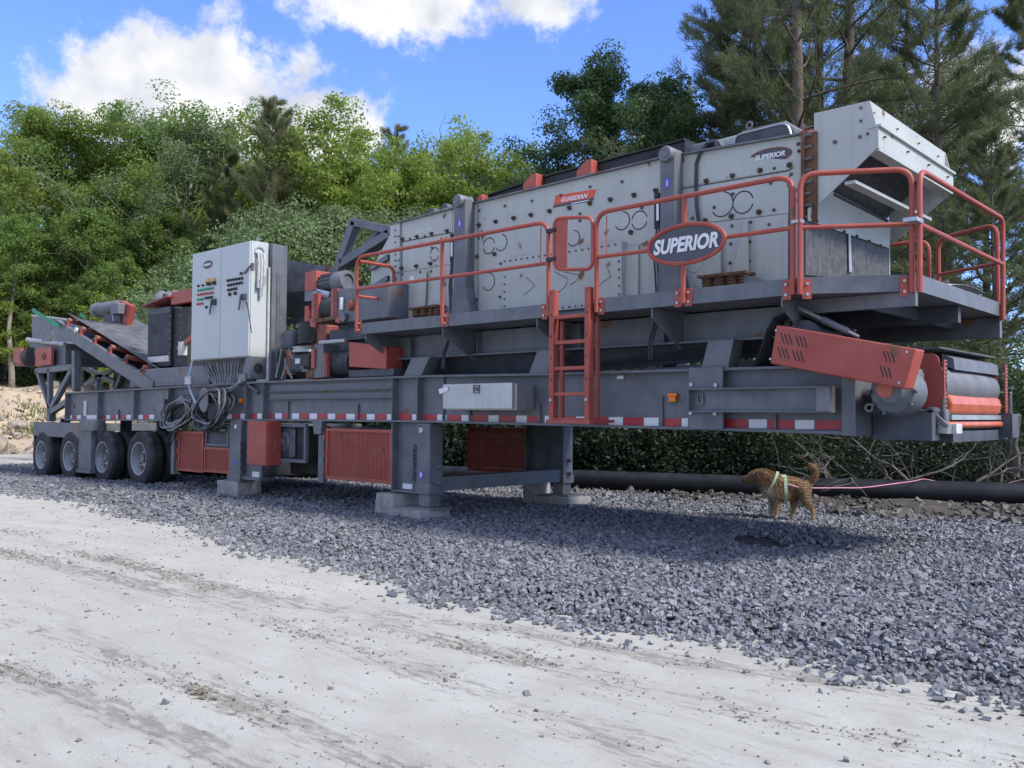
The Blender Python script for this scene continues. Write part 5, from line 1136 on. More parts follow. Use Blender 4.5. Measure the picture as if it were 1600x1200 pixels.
# brown strip of earth beyond the gravel, up to and behind the pipe
mat('earthstone', (.16, .148, .13), .9, col2=(.06, .055, .05), island=1); mat('crumb', (.30, .28, .24), .95, col2=(.12, .11, .095), island=1)
mat('earth', (.075, .064, .052), .95, var=.5, scale=2.6, bump=1.0, bscale=16, coord='Object')
mat('bankearth', (.50, .41, .31), .95, col2=(.30, .24, .18), scale=.7, bump=1.0, bscale=5)
X_, Y_ = np.meshgrid(np.arange(-26, 16, .16), np.arange(3.4, 22, .16))
bndry = 4.7 + .4*np.sin(X_*.6) + .35*(X_+8)*.3*(X_ > -8)
Z_ = .02 + .05*sm(0, 1.2, Y_-bndry) + .035*fbm(X_, Y_, .5, 5, 11)*sm(0, 1, Y_-bndry) + .6*sm(8, 16, Y_) - .25*(1-sm(-.3, .2, Y_-bndry))
link('earth_strip', grid_mesh('earth_strip', X_, Y_, Z_), 'earth', kind='structure')
# gravel pad: a low bed, and the stones on it
def pad_z(x, y):
    e = y-edge(x); far_ = 4.9+.4*np.sin(x*.6)+.105*np.maximum(0, x+8) - y
    return .055*sm(-.05, .9, e) + .02*fbm(x, y, .35, 3, 21)*sm(.2, 1, e) - .03*(1-sm(-.2, .4, far_)) - .1*np.clip((-16.2-x)/5, 0, 1) - .05*np.exp(-(((x+4.1)/.55)**2+((y-1.35)/.3)**2)) + .05*sm(-3.5, -1.5, x)*sm(1.2, 2.6, y)
X_, Y_ = np.meshgrid(np.arange(-27, 7, .15), np.arange(-3.6, 7.2, .12))
Zp = pad_z(X_, Y_) - .025 - .1*(1-sm(-.2, .05, Y_-edge(X_))) 
mat('gravelbed', (.10, .095, .09), .95, var=.5, scale=20, bump=.8, bscale=30)
link('gravel_bed', grid_mesh('gravel_bed', X_, Y_, Zp), 'gravelbed', kind='structure')
def stones(name, pts, size, m, flat=.62, seed=1, **k):
    r = np.random.default_rng(seed); n = len(pts)
    base = np.array([(-1, -1, -1), (1, -1, -1), (1, 1, -1), (-1, 1, -1), (-1, -1, 1), (1, -1, 1), (1, 1, 1), (-1, 1, 1)], float)
    J = base[None]*r.uniform(.6, 1.0, (n, 8, 3)); sc = size[:, None]*np.stack([r.uniform(.75, 1.35, n), r.uniform(.6, 1.0, n), r.uniform(.3, flat, n)], 1)*.5
    V = J*sc[:, None, :]
    q4 = r.normal(size=(n, 4)); q4 /= np.linalg.norm(q4, axis=1)[:, None]
    flatm = r.random(n) < .6; ang = r.uniform(0, 6.28, n); tilt = r.normal(0, .35, (n, 2))
    q4[flatm] = np.stack([np.cos(ang/2), tilt[:, 0]*.5, tilt[:, 1]*.5, np.sin(ang/2)], 1)[flatm]; q4 /= np.linalg.norm(q4, axis=1)[:, None]
    w, x, y, z = q4.T
    Rm = np.stack([1-2*(y*y+z*z), 2*(x*y-z*w), 2*(x*z+y*w), 2*(x*y+z*w), 1-2*(x*x+z*z), 2*(y*z-x*w), 2*(x*z-y*w), 2*(y*z+x*w), 1-2*(x*x+y*y)], 1).reshape(n, 3, 3)
    V = np.einsum('nij,nkj->nki', Rm, V) + pts[:, None, :]
    F_ = np.array([(0, 3, 2, 1), (4, 5, 6, 7), (0, 1, 5, 4), (1, 2, 6, 5), (2, 3, 7, 6), (3, 0, 4, 7)])
    f = (F_[None]+np.arange(n)[:, None, None]*8).reshape(-1, 4)
    me = bpy.data.meshes.new(name); me.vertices.add(n*8); me.vertices.foreach_set('co', V.astype(np.float32).ravel()); me.loops.add(f.size); me.loops.foreach_set('vertex_index', f.ravel().astype(np.int32))
    me.polygons.add(len(f)); me.polygons.foreach_set('loop_start', (np.arange(len(f))*4).astype(np.int32)); me.update(calc_edges=True); me.polygons.foreach_set('use_smooth', np.zeros(len(f), bool))
    return link(name, me, m, **k)
def visible(P):                                  # rough view cone test, so that no stones are spent behind the camera
    d = P-np.array(EYEP)[None]; z = d@np.array(FW); xx = np.abs(d@np.array(RT))/np.maximum(z, .01); return (z > .5) & (xx < .72)
n = 400000; P = np.stack([rng.uniform(-26, 6, n), rng.uniform(-3.6, 6.6, n), np.zeros(n)], 1)
e = P[:, 1]-edge(P[:, 0]); far_ = 4.9+.4*np.sin(P[:, 0]*.6)+.105*np.maximum(0, P[:, 0]+8)-P[:, 1]
dist = np.hypot(P[:, 0], P[:, 1]+DIST)
keep = visible(P) & (rng.random(n) < np.clip(sm(-.65, .2, e)**2.5, 0, 1)) & (far_ > -.5) & (rng.random(n) < sm(-.5, .3, far_)) & (rng.random(n) < np.clip(1.5-dist*.085, .26, 1))
bare = gz(1190, 855); du = (P[:, 0]-bare.x)*RT0.x+(P[:, 1]-bare.y)*RT0.y; dv = -(P[:, 0]-bare.x)*RT0.y+(P[:, 1]-bare.y)*RT0.x; keep &= (du/.33)**2+((dv+.25*du)/.55)**2 > rng.uniform(.6, 1.2, n)   # a scuffed bare spot
P = P[keep]; size = np.clip(rng.lognormal(math.log(.032), .30, len(P)), .02, .075)*np.clip(.9+np.hypot(P[:, 0], P[:, 1]+DIST)*.028, 1, 1.5)
P[:, 2] = pad_z(P[:, 0], P[:, 1]) + rng.uniform(-.012, .014, len(P)) 
out_ = P[:, 1] < edge(P[:, 0]); P[out_, 2] = ground_z(P[out_, 0], P[out_, 1])+.008
NST = len(P)
stones('gravel', P, size, 'stone', kind='stuff', seed=4)
n = 5000; P = np.stack([rng.uniform(-14, 0, n), rng.uniform(-7.4, -2.0, n), np.zeros(n)], 1); e = edge(P[:, 0])-P[:, 1]
keep = visible(P) & (e > 0) & (rng.random(n) < .25+1.2*np.exp(-e/.5)); P = P[keep]; P[:, 2] = ground_z(P[:, 0], P[:, 1])+.002
stones('loose_pebbles', P, np.clip(rng.lognormal(math.log(.011), .5, len(P)), .005, .04), 'pebble', kind='stuff', seed=8)
n = 200000; P = np.stack([rng.uniform(-14, 0, n), rng.uniform(-7.4, -2.0, n), np.zeros(n)], 1); zz, tk = ground_z(P[:, 0], P[:, 1], True); pn = fbm(P[:, 0], P[:, 1], .9, 3, 77)
keep = visible(P) & (P[:, 1] < edge(P[:, 0])-.1) & (rng.random(n) < np.clip(tk*1.1-.1, .03, 1)*np.clip(.25+pn*1.3, .03, 1)); P = P[keep]; P[:, 2] = zz[keep]+.001
stones('dirt_crumbs', P, np.clip(rng.lognormal(math.log(.0095), .5, len(P)), .004, .032), 'crumb', kind='stuff', seed=18)
n = 4200; P = np.stack([rng.uniform(-14, 6, n), rng.uniform(4.3, 8.5, n), np.zeros(n)], 1); P[:, 2] = .075
stones('strewn_stones', P, np.clip(rng.lognormal(math.log(.05), .55, n), .02, .22), 'earthstone', kind='stuff', seed=9)
# ---------------------------------------------------------------- earth bank at the far left, with boulders
X_, Y_ = np.meshgrid(np.arange(-75, -28, .3), np.arange(-40, 70, .4))
foot = -33.2 + .03*(Y_-4)*0 + 1.0*np.sin(Y_*.21) + .5*np.sin(Y_*.7)
hgt = 2.5*sm(0, 6.5, foot-X_) + 1.6*sm(6, 30, foot-X_)
Zb = hgt + .22*fbm(X_, Y_, .14, 6, 31)*sm(-.3, 2, foot-X_) - .4*(1-sm(-1.2, .3, foot-X_)) - .12
bank = link('earth_bank', grid_mesh('earth_bank', X_, Y_, Zb), 'bankearth', kind='structure')
def bank_z(x, y):
    x = np.asarray(x, float); y = np.asarray(y, float); ft = -33.2 + 1.0*np.sin(y*.21)+.5*np.sin(y*.7)
    return 2.5*sm(0, 6.5, ft-x)+1.6*sm(6, 30, ft-x)+.22*fbm(x, y, .14, 6, 31)*sm(-.3, 2, ft-x)-.12
def boulder_mesh(seed, sub=2):
    bm = bmesh.new(); bmesh.ops.create_icosphere(bm, subdivisions=sub, radius=1); o = Vector((seed*3.1, seed*1.7, 0))
    for v in bm.verts:
        k = 1+.38*mnoise.noise(v.co*1.1+o)+.16*mnoise.noise(v.co*2.7+o); v.co = Vector((v.co.x*1.15, v.co.y*.9, v.co.z*.72))*k
    me = bpy.data.meshes.new('boulder'); bm.to_mesh(me); bm.free(); me.materials.append(MATS['rock']); return me
bms = [boulder_mesh(i) for i in range(4)]; rr = random.Random(5)
for i in range(64):
    y = rr.uniform(-6, 15); x = -33.4 - abs(rr.gauss(0, 2.6)) + math.sin(y*.21); s = rr.choice((.16, .2, .26, .34, .5))
    o = bpy.data.objects.new('boulder', bms[i % 4]); COL.objects.link(o); o.location = (x, y, float(bank_z(x, y))+s*.15); o.scale = (s, s*rr.uniform(.8, 1.2), s); o.rotation_euler = (rr.uniform(-.4, .4), rr.uniform(-.4, .4), rr.uniform(0, 6))
    tag(o, 'tan boulder half buried in the sunlit earth bank beyond the tail wheels', 'boulder', 'boulders in the earth bank')
n = 5200; yy = rng.uniform(-12, 30, n); xx = -32.6-np.abs(rng.normal(0, 3.2, n)); P = np.stack([xx, yy, bank_z(xx, yy)+.03], 1)
stones('bank_rubble', P, np.clip(rng.lognormal(math.log(.13), .5, n), .05, .5), 'rubble' if 'rubble' in MATS else (mat('rubble', (.50, .44, .36), .9, col2=(.26, .22, .18), island=1) and 'rubble'), kind='stuff', seed=12)
# ================================================================ foliage
def leafset(C, nper, spread, size, r, up=.35, aspect=.55, flat=1.0):
    n = len(C)*nper; P = np.repeat(C, nper, 0) + r.normal(size=(n, 3))*np.repeat(spread, nper)[:, None]*np.array([1, 1, .75])
    a = r.normal(size=(n, 3)); a[:, 2] *= .6*flat; a /= np.linalg.norm(a, axis=1)[:, None]
    nr = r.normal(size=(n, 3)); nr[:, 2] += up*2; b = np.cross(nr, a); b /= np.linalg.norm(b, axis=1)[:, None]+1e-9
    s = size*r.uniform(.6, 1.3, n)[:, None]
    V = np.stack([P-a*s, P+b*s*aspect, P+a*s, P-b*s*aspect], 1).reshape(-1, 3); return V
def quads_mesh(name, V, m, extra=None):
    n = len(V)//4; f = np.arange(n*4).reshape(-1, 4); me = bpy.data.meshes.new(name); me.vertices.add(len(V)); me.vertices.foreach_set('co', V.astype(np.float32).ravel())
    me.loops.add(n*4); me.loops.foreach_set('vertex_index', f.ravel().astype(np.int32)); me.polygons.add(n); me.polygons.foreach_set('loop_start', (np.arange(n)*4).astype(np.int32)); me.update(calc_edges=True)
    me.materials.append(MATS[m]); return me
def mb_mesh(name, mb, m):
    me = mesh(name, mb.v, mb.f, True); me.materials.append(MATS[m]); return me
def branch(r, p, d, L, n=5, wob=.18, lift=.0):
    pts = [p]; d = d.normalized()
    for i in range(n):
        d = (d + Vector(r.normal(size=3)*wob) + Vector((0, 0, lift))).normalized(); p = p + d*(L/n); pts.append(p)
    return pts
def broadleaf(seed, h, rad, leafm, base=.28, nl=70, lsz=.13, bark='bark', open_=0.0, shape=1.0, clump=.42):
    r = np.random.default_rng(seed); tr = MB(); trunk = branch(r, Vector((0, 0, -.3)), Vector((0, 0, 1)), h*.9, 8, .06, .05); R0 = .013*h+.04
    tr.tube(trunk, R0, 7, .03); C = []
    nb = 30
    for i in range(nb):
        t = base+(1-base)*(i+r.random())/nb; k = t*(len(trunk)-1); j = min(int(k), len(trunk)-2); p = trunk[j].lerp(trunk[j+1], k-j)
        u = (t-base)/(1-base); prof = math.sin(math.pi*min(1, (.18+.82*u)**shape))**.7*.95+.18
        L = rad*prof*r.uniform(.7, 1.15); a = r.uniform(0, 6.28); el = .15+.75*u
        pts = branch(r, p, Vector((math.cos(a), math.sin(a), el)), L, 6, .2, .06); tr.tube(pts, R0*.38*(1.1-u*.7), 5, .008)
        for q_ in range(2, 7):
            C.append(pts[q_])
            for s in range(2):
                d2 = (pts[q_]-pts[q_-1]).normalized()+Vector(r.normal(size=3)*.8); tw = branch(r, pts[q_], d2, L*r.uniform(.2, .42), 3, .3, .05)
                if s == 0: tr.tube(tw, .014, 3, .004, caps=False)
                C += [tw[-1], tw[-2]]
    C = np.array(C); C = C[r.random(len(C)) > open_]; C = C[r.random(len(C)) < .62]
    sp = clump*2.0*r.uniform(.6, 1.25, len(C))*(rad/3.6); n = len(C)*nl
    d = r.normal(size=(n, 3)); d[:, 2] += .35; d /= np.linalg.norm(d, axis=1)[:, None]
    P = np.repeat(C, nl, 0) + d*(np.repeat(sp, nl)*r.uniform(.25, 1.0, n)**.6)[:, None]*np.array([1, 1, .68])
    nr = d + r.normal(size=(n, 3))*.55 + np.array([0, 0, .35]); a = np.cross(nr, r.normal(size=(n, 3))); a /= np.linalg.norm(a, axis=1)[:, None]+1e-9
    b = np.cross(nr, a); b /= np.linalg.norm(b, axis=1)[:, None]+1e-9; s = lsz*r.uniform(.6, 1.3, n)[:, None]
    V = np.stack([P-a*s, P+b*s*.6, P+a*s, P-b*s*.6], 1).reshape(-1, 3)
    return quads_mesh('crown', V, leafm), mb_mesh('trunk', tr, bark)
def pine(seed, h, rad, base=.15, nl=9, thin=0.0, m='needle'):
    r = np.random.default_rng(seed); tr = MB(); trunk = branch(r, Vector((0, 0, -.3)), Vector((0, 0, 1)), h+.3, 10, .025, .05); R0 = .011*h+.03
    tr.tube(trunk, R0, 8, .02); T = []; D = []
    z = h*base
    while z < h*.985:
        u = (z/h-base)/(1-base); k = (z+.3)/(h+.3)*10; j = min(int(k), 9); p = trunk[j].lerp(trunk[j+1], k-j)
        for b in range(r.integers(3, 6)):
            if r.random() < thin: continue
            a = r.uniform(0, 6.28); L = rad*(1.02-u)**.75*r.uniform(.55, 1.1)*(1 if u > .12 else .75)+.25
            pts = branch(r, p, Vector((math.cos(a), math.sin(a), .12+.5*u)), L, 7, .1, .045); tr.tube(pts, .02+.035*(1-u), 4, .006, caps=False)
            for i in range(2, 8):
                nsub = 3 if i < 7 else 2
                for s in range(nsub):
                    d = (pts[i]-pts[i-1]).normalized(); side = d.cross(Vector((0, 0, 1))); side = side*(1 if s % 2 else -1)*r.uniform(.4, 1.1); dd = (d+side+Vector((0, 0, r.uniform(-.05, .35)))).normalized()
                    ln = L*r.uniform(.12, .28)*(1.1-.08*i); e = pts[i]+dd*ln
                    if s == 0: tr.tube([pts[i], e], .008, 3, .003, caps=False)
                    for w in (.35, .7, 1.0): T.append(pts[i].lerp(e, w)); D.append(dd)
        z += h*(.028+.018*(1-u))*r.uniform(.7, 1.3)
    T = np.array(T); D = np.array(D); n = len(T)*nl; P = np.repeat(T, nl, 0)+r.normal(size=(n, 3))*.05; d = np.repeat(D, nl, 0)*.7+r.normal(size=(n, 3))*.55+np.array([0, 0, .25]); d /= np.linalg.norm(d, axis=1)[:, None]
    b = np.cross(d, r.normal(size=(n, 3))); b /= np.linalg.norm(b, axis=1)[:, None]; L = (.165*r.uniform(.6, 1.3, n))[:, None]; w = .0145
    V = np.stack([P-b*w*.5, P+b*w*.5, P+d*L+b*w*.3, P+d*L-b*w*.3], 1).reshape(-1, 3)
    return quads_mesh('crown', V, m), mb_mesh('trunk', tr, 'bark')
def tree_at(kind, meshes, x, y, z, s, rot, label, group, sz=None):
    o = empty(kind, (x, y, z), label, 'tree' if 'tree' in kind or 'pine' in kind else 'bush', group); o.scale = (s, s, sz or s); o.rotation_euler = (0, 0, rot)
    for nm, me in zip(('crown', 'trunk'), meshes):
        c = bpy.data.objects.new(nm, me); COL.objects.link(c); c.parent = o
    return o
TM = {'bright': broadleaf(11, 11.5, 4.0, 'leaf_bright', .36, 125, .062, clump=.30), 'bright2': broadleaf(12, 10.5, 3.4, 'leaf_bright', .36, 120, .06, clump=.30), 'mid': broadleaf(13, 12, 4.1, 'leaf_mid', .36, 125, .062, clump=.30),
      'grey': broadleaf(14, 12, 4.0, 'leaf_grey', .25, 70, .058, 'bark_pale', .25, 1.0, .28), 'willow': broadleaf(15, 6.5, 3.6, 'leaf_grey', .06, 95, .052, 'bark', 0, .8, .36),
      'dark': broadleaf(16, 13.5, 3.4, 'leaf_dark', .15, 120, .052, clump=.26), 'pole': broadleaf(18, 10, 1.9, 'leaf_mid', .55, 60, .06, 'bark_pale', .1), 'sapling': broadleaf(17, 6, 1.5, 'leaf_bright', .3, 26, .06, 'bark_pale', .1)}
PM = {'a': pine(21, 19, 5.6, .1, 16, .10), 'b': pine(22, 17, 4.8, .12, 16, .12), 'c': pine(24, 17, 3.6, .1, 11, .12, 'needle_light')}
def bush_mesh(seed, rad, h, leafm, n=70, nl=75, lsz=.04, stems=True):
    r = np.random.default_rng(seed); tr = MB(); C = []
    for i in range(n//5):
        a = r.uniform(0, 6.28); pts = branch(r, Vector((r.normal()*rad*.3, r.normal()*rad*.3, -.1)), Vector((math.cos(a)*.6, math.sin(a)*.6, 1)), h*r.uniform(.6, 1.1), 5, .22)
        tr.tube(pts, .018, 4, .004, caps=False)
        for k in range(1, 6):
            C.append(pts[k]); C.append(pts[k]+Vector(r.normal(size=3)*rad*.28))
    C = np.array(C); C[:, 2] = np.abs(C[:, 2]); V = leafset(C, nl, np.full(len(C), .26)*rad/1.3, lsz, r)
    return quads_mesh('foliage', V, leafm), mb_mesh('stems', tr, 'bark')
BM = [bush_mesh(31, 1.5, 2.2, 'brush'), bush_mesh(32, 1.2, 1.7, 'brush'), bush_mesh(33, 1.4, 2.6, 'leaf_dark'), bush_mesh(34, 1.1, 1.3, 'leaf_bright')]
def bush_at(k, x, y, z, s, rot, label, group):
    o = empty('bush', (x, y, z), label, 'bush', group); o.scale = (s, s, s); o.rotation_euler = (0, 0, rot)
    for nm, me in zip(('foliage', 'stems'), BM[k]):
        c = bpy.data.objects.new(nm, me); COL.objects.link(c); c.parent = o
HT = {}
def mesh_top(me):
    a = np.empty(len(me.vertices)*3, np.float32); me.vertices.foreach_get('co', a); return float(np.percentile(a[2::3], 99.7))
rr = random.Random(9)
def fz(x, y): return float(bank_z(x, y)) if x < -31 else 0.3 if y > 10 else 0.0
def T(key, px, pytop, depth, label, group, kind='broadleaf_tree', z0=None):
    g = TM.get(key) or PM[key[-1]]; b = qd(px, 640, depth); x, y = b.x, b.y; z = fz(x, y) if z0 is None else z0
    htop = qd(px, pytop, depth).z; H0_ = HT.setdefault(key, mesh_top(g[0]))
    s = (htop-z)/H0_
    return tree_at(kind, g, x, y, z, s, rr.uniform(0, 6.28), label, group)
# the wood on the left, front row
for key, px, top_, dp, lab in (
    ('mid', 50, 205, 42, 'broad green tree at the far left edge of the wood above the bank'), ('bright', 130, 160, 43, 'tall bright green tree on the bank behind the tail conveyor'), ('mid', 215, 150, 45, 'full green tree rising behind the tail conveyor drive motor'),
    ('grey', 250, 155, 40, 'open pale grey green tree with bare limbs showing, left of the cabinet'), ('bright', 318, 205, 44, 'green tree with dense crown behind the open pale tree'), ('bright2', 510, 185, 40, 'rounded yellow green tree right of the two spindly pines'),
    ('bright', 590, 205, 42, 'rounded yellow green tree with a domed crown behind the feed frame'), ('bright2', 560, 250, 38, 'small yellow green tree below the domed crown'), ('bright2', 690, 228, 38, 'bright green tree with ragged top behind the screen feed end'),
    ('bright2', 765, 240, 37, 'slim bright green tree behind the first lifting arm'), ('bright2', 838, 238, 36, 'slim bright green tree above the name decal'), ('mid', 800, 262, 40, 'low green tree filling the gap over the black top beam')):
    T(key, px, top_, dp, lab, 'trees of the left wood')
for i, px in enumerate((-90, -30, 90, 170, 285, 360, 430, 470, 640, 730)):
    T(('mid', 'dark', 'bright')[i % 3], px, (215, 235, 225, 215, 245, 270, 280, 260, 285, 300)[i], 52+4*(i % 3), 'green tree in the back row of the left wood', 'back row trees of the left wood')
T('pine_c', 395, 140, 35, 'spindly pine standing taller than its neighbour behind the cabinet', 'spindly pines', 'pine_tree'); T('pine_c', 447, 152, 36, 'spindly pine with a short bare top right of the taller pine', 'spindly pines', 'pine_tree')
T('pine_b', 352, 235, 37, 'bushy pine to the left of the two spindly pines', 'spindly pines', 'pine_tree'); T('pine_c', 590, 190, 44, 'distant pine tip showing above the domed tree', 'spindly pines', 'pine_tree')
# silver willows behind the cabinet
for px, tp, dp in ((405, 352, 28), (478, 330, 29), (548, 328, 30), (612, 332, 31), (350, 400, 27)):
    T('willow', px, tp, dp, 'grey green willow in the thicket behind the cabinet and feed chute', 'willows behind the cabinet')
for i, px in enumerate((18, 62, 84, 118, 128, 150, 176, 205, 262, 300)):
    T('pole', px, 330+37*(i % 4), 36.5+(i % 3), 'slender pole tree with a pale bare trunk at the edge of the left wood', 'pole trees of the left wood')
# saplings and thin trunks in the shade of the wood
for i in range(16):
    px = rr.uniform(-20, 300); dp = rr.uniform(36, 41); T('sapling', px, rr.uniform(360, 470), dp, 'thin sapling in the shade under the left wood', 'saplings under the left wood', 'sapling_tree')
# right-hand trees
for key, px, tp, dp, lab, kd in (
    ('dark', 985, 70, 27, 'dark broadleaf tree rising behind the screen between bright trees and pines', 'broadleaf_tree'), ('dark', 905, 165, 29, 'dark broadleaf tree with a lower crown next to the taller dark one', 'broadleaf_tree'), ('dark', 1075, 130, 30, 'dark broadleaf tree partly hidden by the big pine', 'broadleaf_tree'),
    ('pine_a', 1250, -520, 23, 'big pine with two dark trunks rising behind the discharge chute', 'pine_tree'), ('pine_b', 1335, -480, 25, 'big pine close behind the two-trunked one', 'pine_tree'), ('pine_b', 1475, -120, 21, 'open pine with bare trunk right of the discharge chute', 'pine_tree'),
    ('pine_a', 1640, -40, 20, 'broad pine at the right end of the tree line with drooping boughs', 'pine_tree'), ('pine_b', 1165, -120, 27, 'pine standing left of the big pines', 'pine_tree'), ('pine_b', 1560, 200, 19, 'low pine with full boughs behind the front railing', 'pine_tree')):
    T(key, px, tp, dp, lab, 'trees behind the discharge end', kd, z0=.3)
for key, px, tp, dp in (('pine_a', 1290, -330, 28), ('pine_b', 1190, -180, 30), ('pine_a', 1400, -200, 29)):
    T(key, px, tp, dp, 'full pine filling the gaps behind the two big pines', 'trees behind the discharge end', 'pine_tree', z0=.3)
for i, (px, dp) in enumerate(((1420, 30), (1540, 31), (1120, 34), (1250, 34), (1000, 36), (1700, 27), (1800, 24), (1360, 38))):
    T(('pine_b', 'dark', 'pine_a')[i % 3], px, 120 if i < 5 else 60, dp, 'dark tree in the back row behind the discharge end', 'back row behind the discharge end', 'pine_tree' if i % 3 != 1 else 'broadleaf_tree', z0=.4)
# brush between the pipe and the trees
for i in range(66):
    px = 560+i*17.5+rr.uniform(-14, 14); dp = rr.choice((17.5, 18.5, 20, 22)) + (1200-px)*.004 + rr.uniform(-.3, .8)
    if px < 900: dp += 3
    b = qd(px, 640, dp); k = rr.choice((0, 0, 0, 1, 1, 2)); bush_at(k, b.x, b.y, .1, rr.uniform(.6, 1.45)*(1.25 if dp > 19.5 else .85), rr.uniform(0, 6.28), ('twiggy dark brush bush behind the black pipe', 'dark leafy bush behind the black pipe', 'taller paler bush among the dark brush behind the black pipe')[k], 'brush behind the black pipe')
for i in range(44):
    px = -60+i*13+rr.uniform(-9, 9); dp = rr.uniform(38, 43); b = qd(px, 640, dp); bush_at((0, 1, 0, 1, 3)[i % 5], b.x, b.y, fz(b.x, b.y)-.1, rr.uniform(.7, 1.15), rr.uniform(0, 6), ('dark brush at the foot of the left wood on the bank', 'dark leafy bush at the foot of the left wood on the bank', '', 'bright young bush at the foot of the left wood on the bank')[(0, 1, 0, 1, 3)[i % 5]], 'bushes under the left wood')
for i in range(26):
    px = 420+i*22+rr.uniform(-9, 9); dp = rr.uniform(31, 34); b = qd(px, 640, dp); bush_at((1, 2, 0)[i % 3], b.x, b.y, .1, rr.uniform(1.3, 2.0), rr.uniform(0, 6), 'leafy bush in the thicket far behind the chassis', 'thicket behind the chassis')
# grass on the bank top and foot of the brush
n = 30000; yy = rng.uniform(-14, 34, n); xx = -34.5-np.abs(rng.normal(0, 3.2, n)); kp = fbm(xx, yy, .12, 4, 41) > .05; xx, yy = xx[kp], yy[kp]
P = np.stack([xx, yy, bank_z(xx, yy)], 1); d = rng.normal(size=P.shape)*.35+np.array([0, 0, 1]); b = rng.normal(size=P.shape); b[:, 2] = 0; b /= np.linalg.norm(b, axis=1)[:, None]; hh = rng.uniform(.06, .22, len(P))[:, None]
V = np.stack([P-b*.02, P+b*.02, P+d*hh+b*.006, P+d*hh-b*.006], 1).reshape(-1, 3)
link('bank_grass', quads_mesh('bank_grass', V, 'grass'), 'grass', kind='stuff')
# dead branches in the brush by the pipe
for i in range(26):
    px = rr.uniform(1290, 1600); dp = rr.uniform(14.6, 15.6); p = qd(px, 735, dp); p.z = .15; r = np.random.default_rng(100+i)
    d = Vector((r.normal(), r.normal(), abs(r.normal())*.6+.15)); pts = branch(r, p, d, rr.uniform(.8, 2.4), 7, .25); mb = MB().tube(pts, rr.uniform(.012, .035), 5, .004)
    for k in range(2, 7):
        mb.tube(branch(r, pts[k], d+Vector(r.normal(size=3)*.8), rr.uniform(.3, .8), 4, .3), .009, 4, .002)
    obj('dead_branch', mb, 'deadwood', None, smooth=True, label='bare dead branch tangled in the brush behind the pipe', cat='branch', group='dead branches by the pipe')
mb = MB().tube(branch(np.random.default_rng(3), qd(1583, 742, 15.2), Vector((-.05, .1, 1)), 1.1, 6, .12), .11, 8, .05)
obj('dead_stump', mb, 'deadwood', None, smooth=True, label='broken grey tree stump leaning behind the black pipe', cat='stump')
# ================================================================ loose things
a = Vector((-16, 2.85, .19)); pts = []
A_ = Vector((-10.083, 5.16, .20)); B_ = Vector((-3.461, 7.70, .20)); d = (B_-A_).normalized()
pts = [A_-d*9, A_, A_.lerp(B_, .5)+Vector((0, 0, -.015)), B_, B_+d*14]
PIPE = MB().tube(pts, .185, 28)
obj('black_pipe', PIPE, 'pipe', None, smooth=True, label='long black plastic pipe lying on the ground behind the dog', cat='pipe')
def block(name, x0, x1, y0, y1, z0, z1, rot, label, seed):
    bm = bmesh.new(); bmesh.ops.create_cube(bm, size=1); bmesh.ops.subdivide_edges(bm, edges=bm.edges, cuts=5, use_grid_fill=True); o = Vector((seed*2.2, seed, 0))
    for v in bm.verts:
        c = v.co.copy(); nrm = c.normalized(); v.co = Vector((c.x*(x1-x0), c.y*(y1-y0), c.z*(z1-z0))) + nrm*(.02*mnoise.noise(c*4+o)-.01*max(0, abs(c.x)+abs(c.y)+abs(c.z)-1.1))
    me = bpy.data.meshes.new(name); bm.to_mesh(me); bm.free(); me.materials.append(MATS['concrete']); me.polygons.foreach_set('use_smooth', [True]*len(me.polygons)); me.set_sharp_from_angle(angle=R_(40))
    ob = bpy.data.objects.new(name, me); COL.objects.link(ob); ob.location = ((x0+x1)/2, (y0+y1)/2, (z0+z1)/2); ob.rotation_euler = (0, 0, rot); ORG[ob.name] = ob.location
    return tag(ob, label, 'concrete block', 'concrete blocks under the legs')
block('concrete_block', -8.98, -8.38, -.22, .32, -.03, .172, .05, 'low concrete block carrying the foot of the near support leg', 1)
block('concrete_block', -9.38, -9.0, -.10, .38, -.03, .335, -.04, 'taller concrete block beside the near leg foot, under the leg web', 2)
block('concrete_block', lx0-.22, lx1+.25, 2.5, 3.0, -.03, .172, -.03, 'low concrete block carrying the foot of the far support leg', 3)
block('concrete_block', lxl+.1, lx0-.24, 2.5, 2.95, -.03, .34, .03, 'taller concrete block beside the far leg foot', 4)
xk = q(367, 750, .1).x; block('concrete_block', xk-.30, xk+.34, -.05, .38, -.03, float(lg.bound_box[0][2]+ORG[lg.name].z)-.002, 0, 'concrete block under the middle leg next to the red mesh guards', 5)
# hanging coils of spare cable on two disc hangers
def coil(px, py, rx, rz, Y, n, seed, label, tilt=0):
    r = np.random.default_rng(seed); c = q(px, py, Y); root = empty('cable_coil', (c.x, Y, c.z-rz), label, 'cable', 'spare cable hung on the chassis')
    for i in range(n):
        kx = rx*r.uniform(.72, 1.05); kz = rz*r.uniform(.75, 1.08); ox, oz = r.normal()*.03, r.normal()*.03; ph = r.uniform(0, 6.28); yy = Y+r.normal()*.05
        pts = []
        for t in np.linspace(0, 2*math.pi, 26):
            w = 1+.05*math.sin(3*t+ph)+.04*math.sin(5*t+ph*2); x = kx*math.cos(t)*w; z = kz*math.sin(t)*w - .35*kz*(1-abs(math.cos(t)))*0
            z -= tilt*x*.0; pts.append((c.x+ox+x+tilt*z, yy+.03*math.sin(2*t+ph)-.06*math.cos(t)*0, c.z+oz+z+.25*x*tilt))
        obj('cable_loop', MB().tube(pts, r.choice((.013, .016, .021)), 6, caps=False), 'cable' if r.random() < .35 else 'cable_dark', root, smooth=True)
    return root
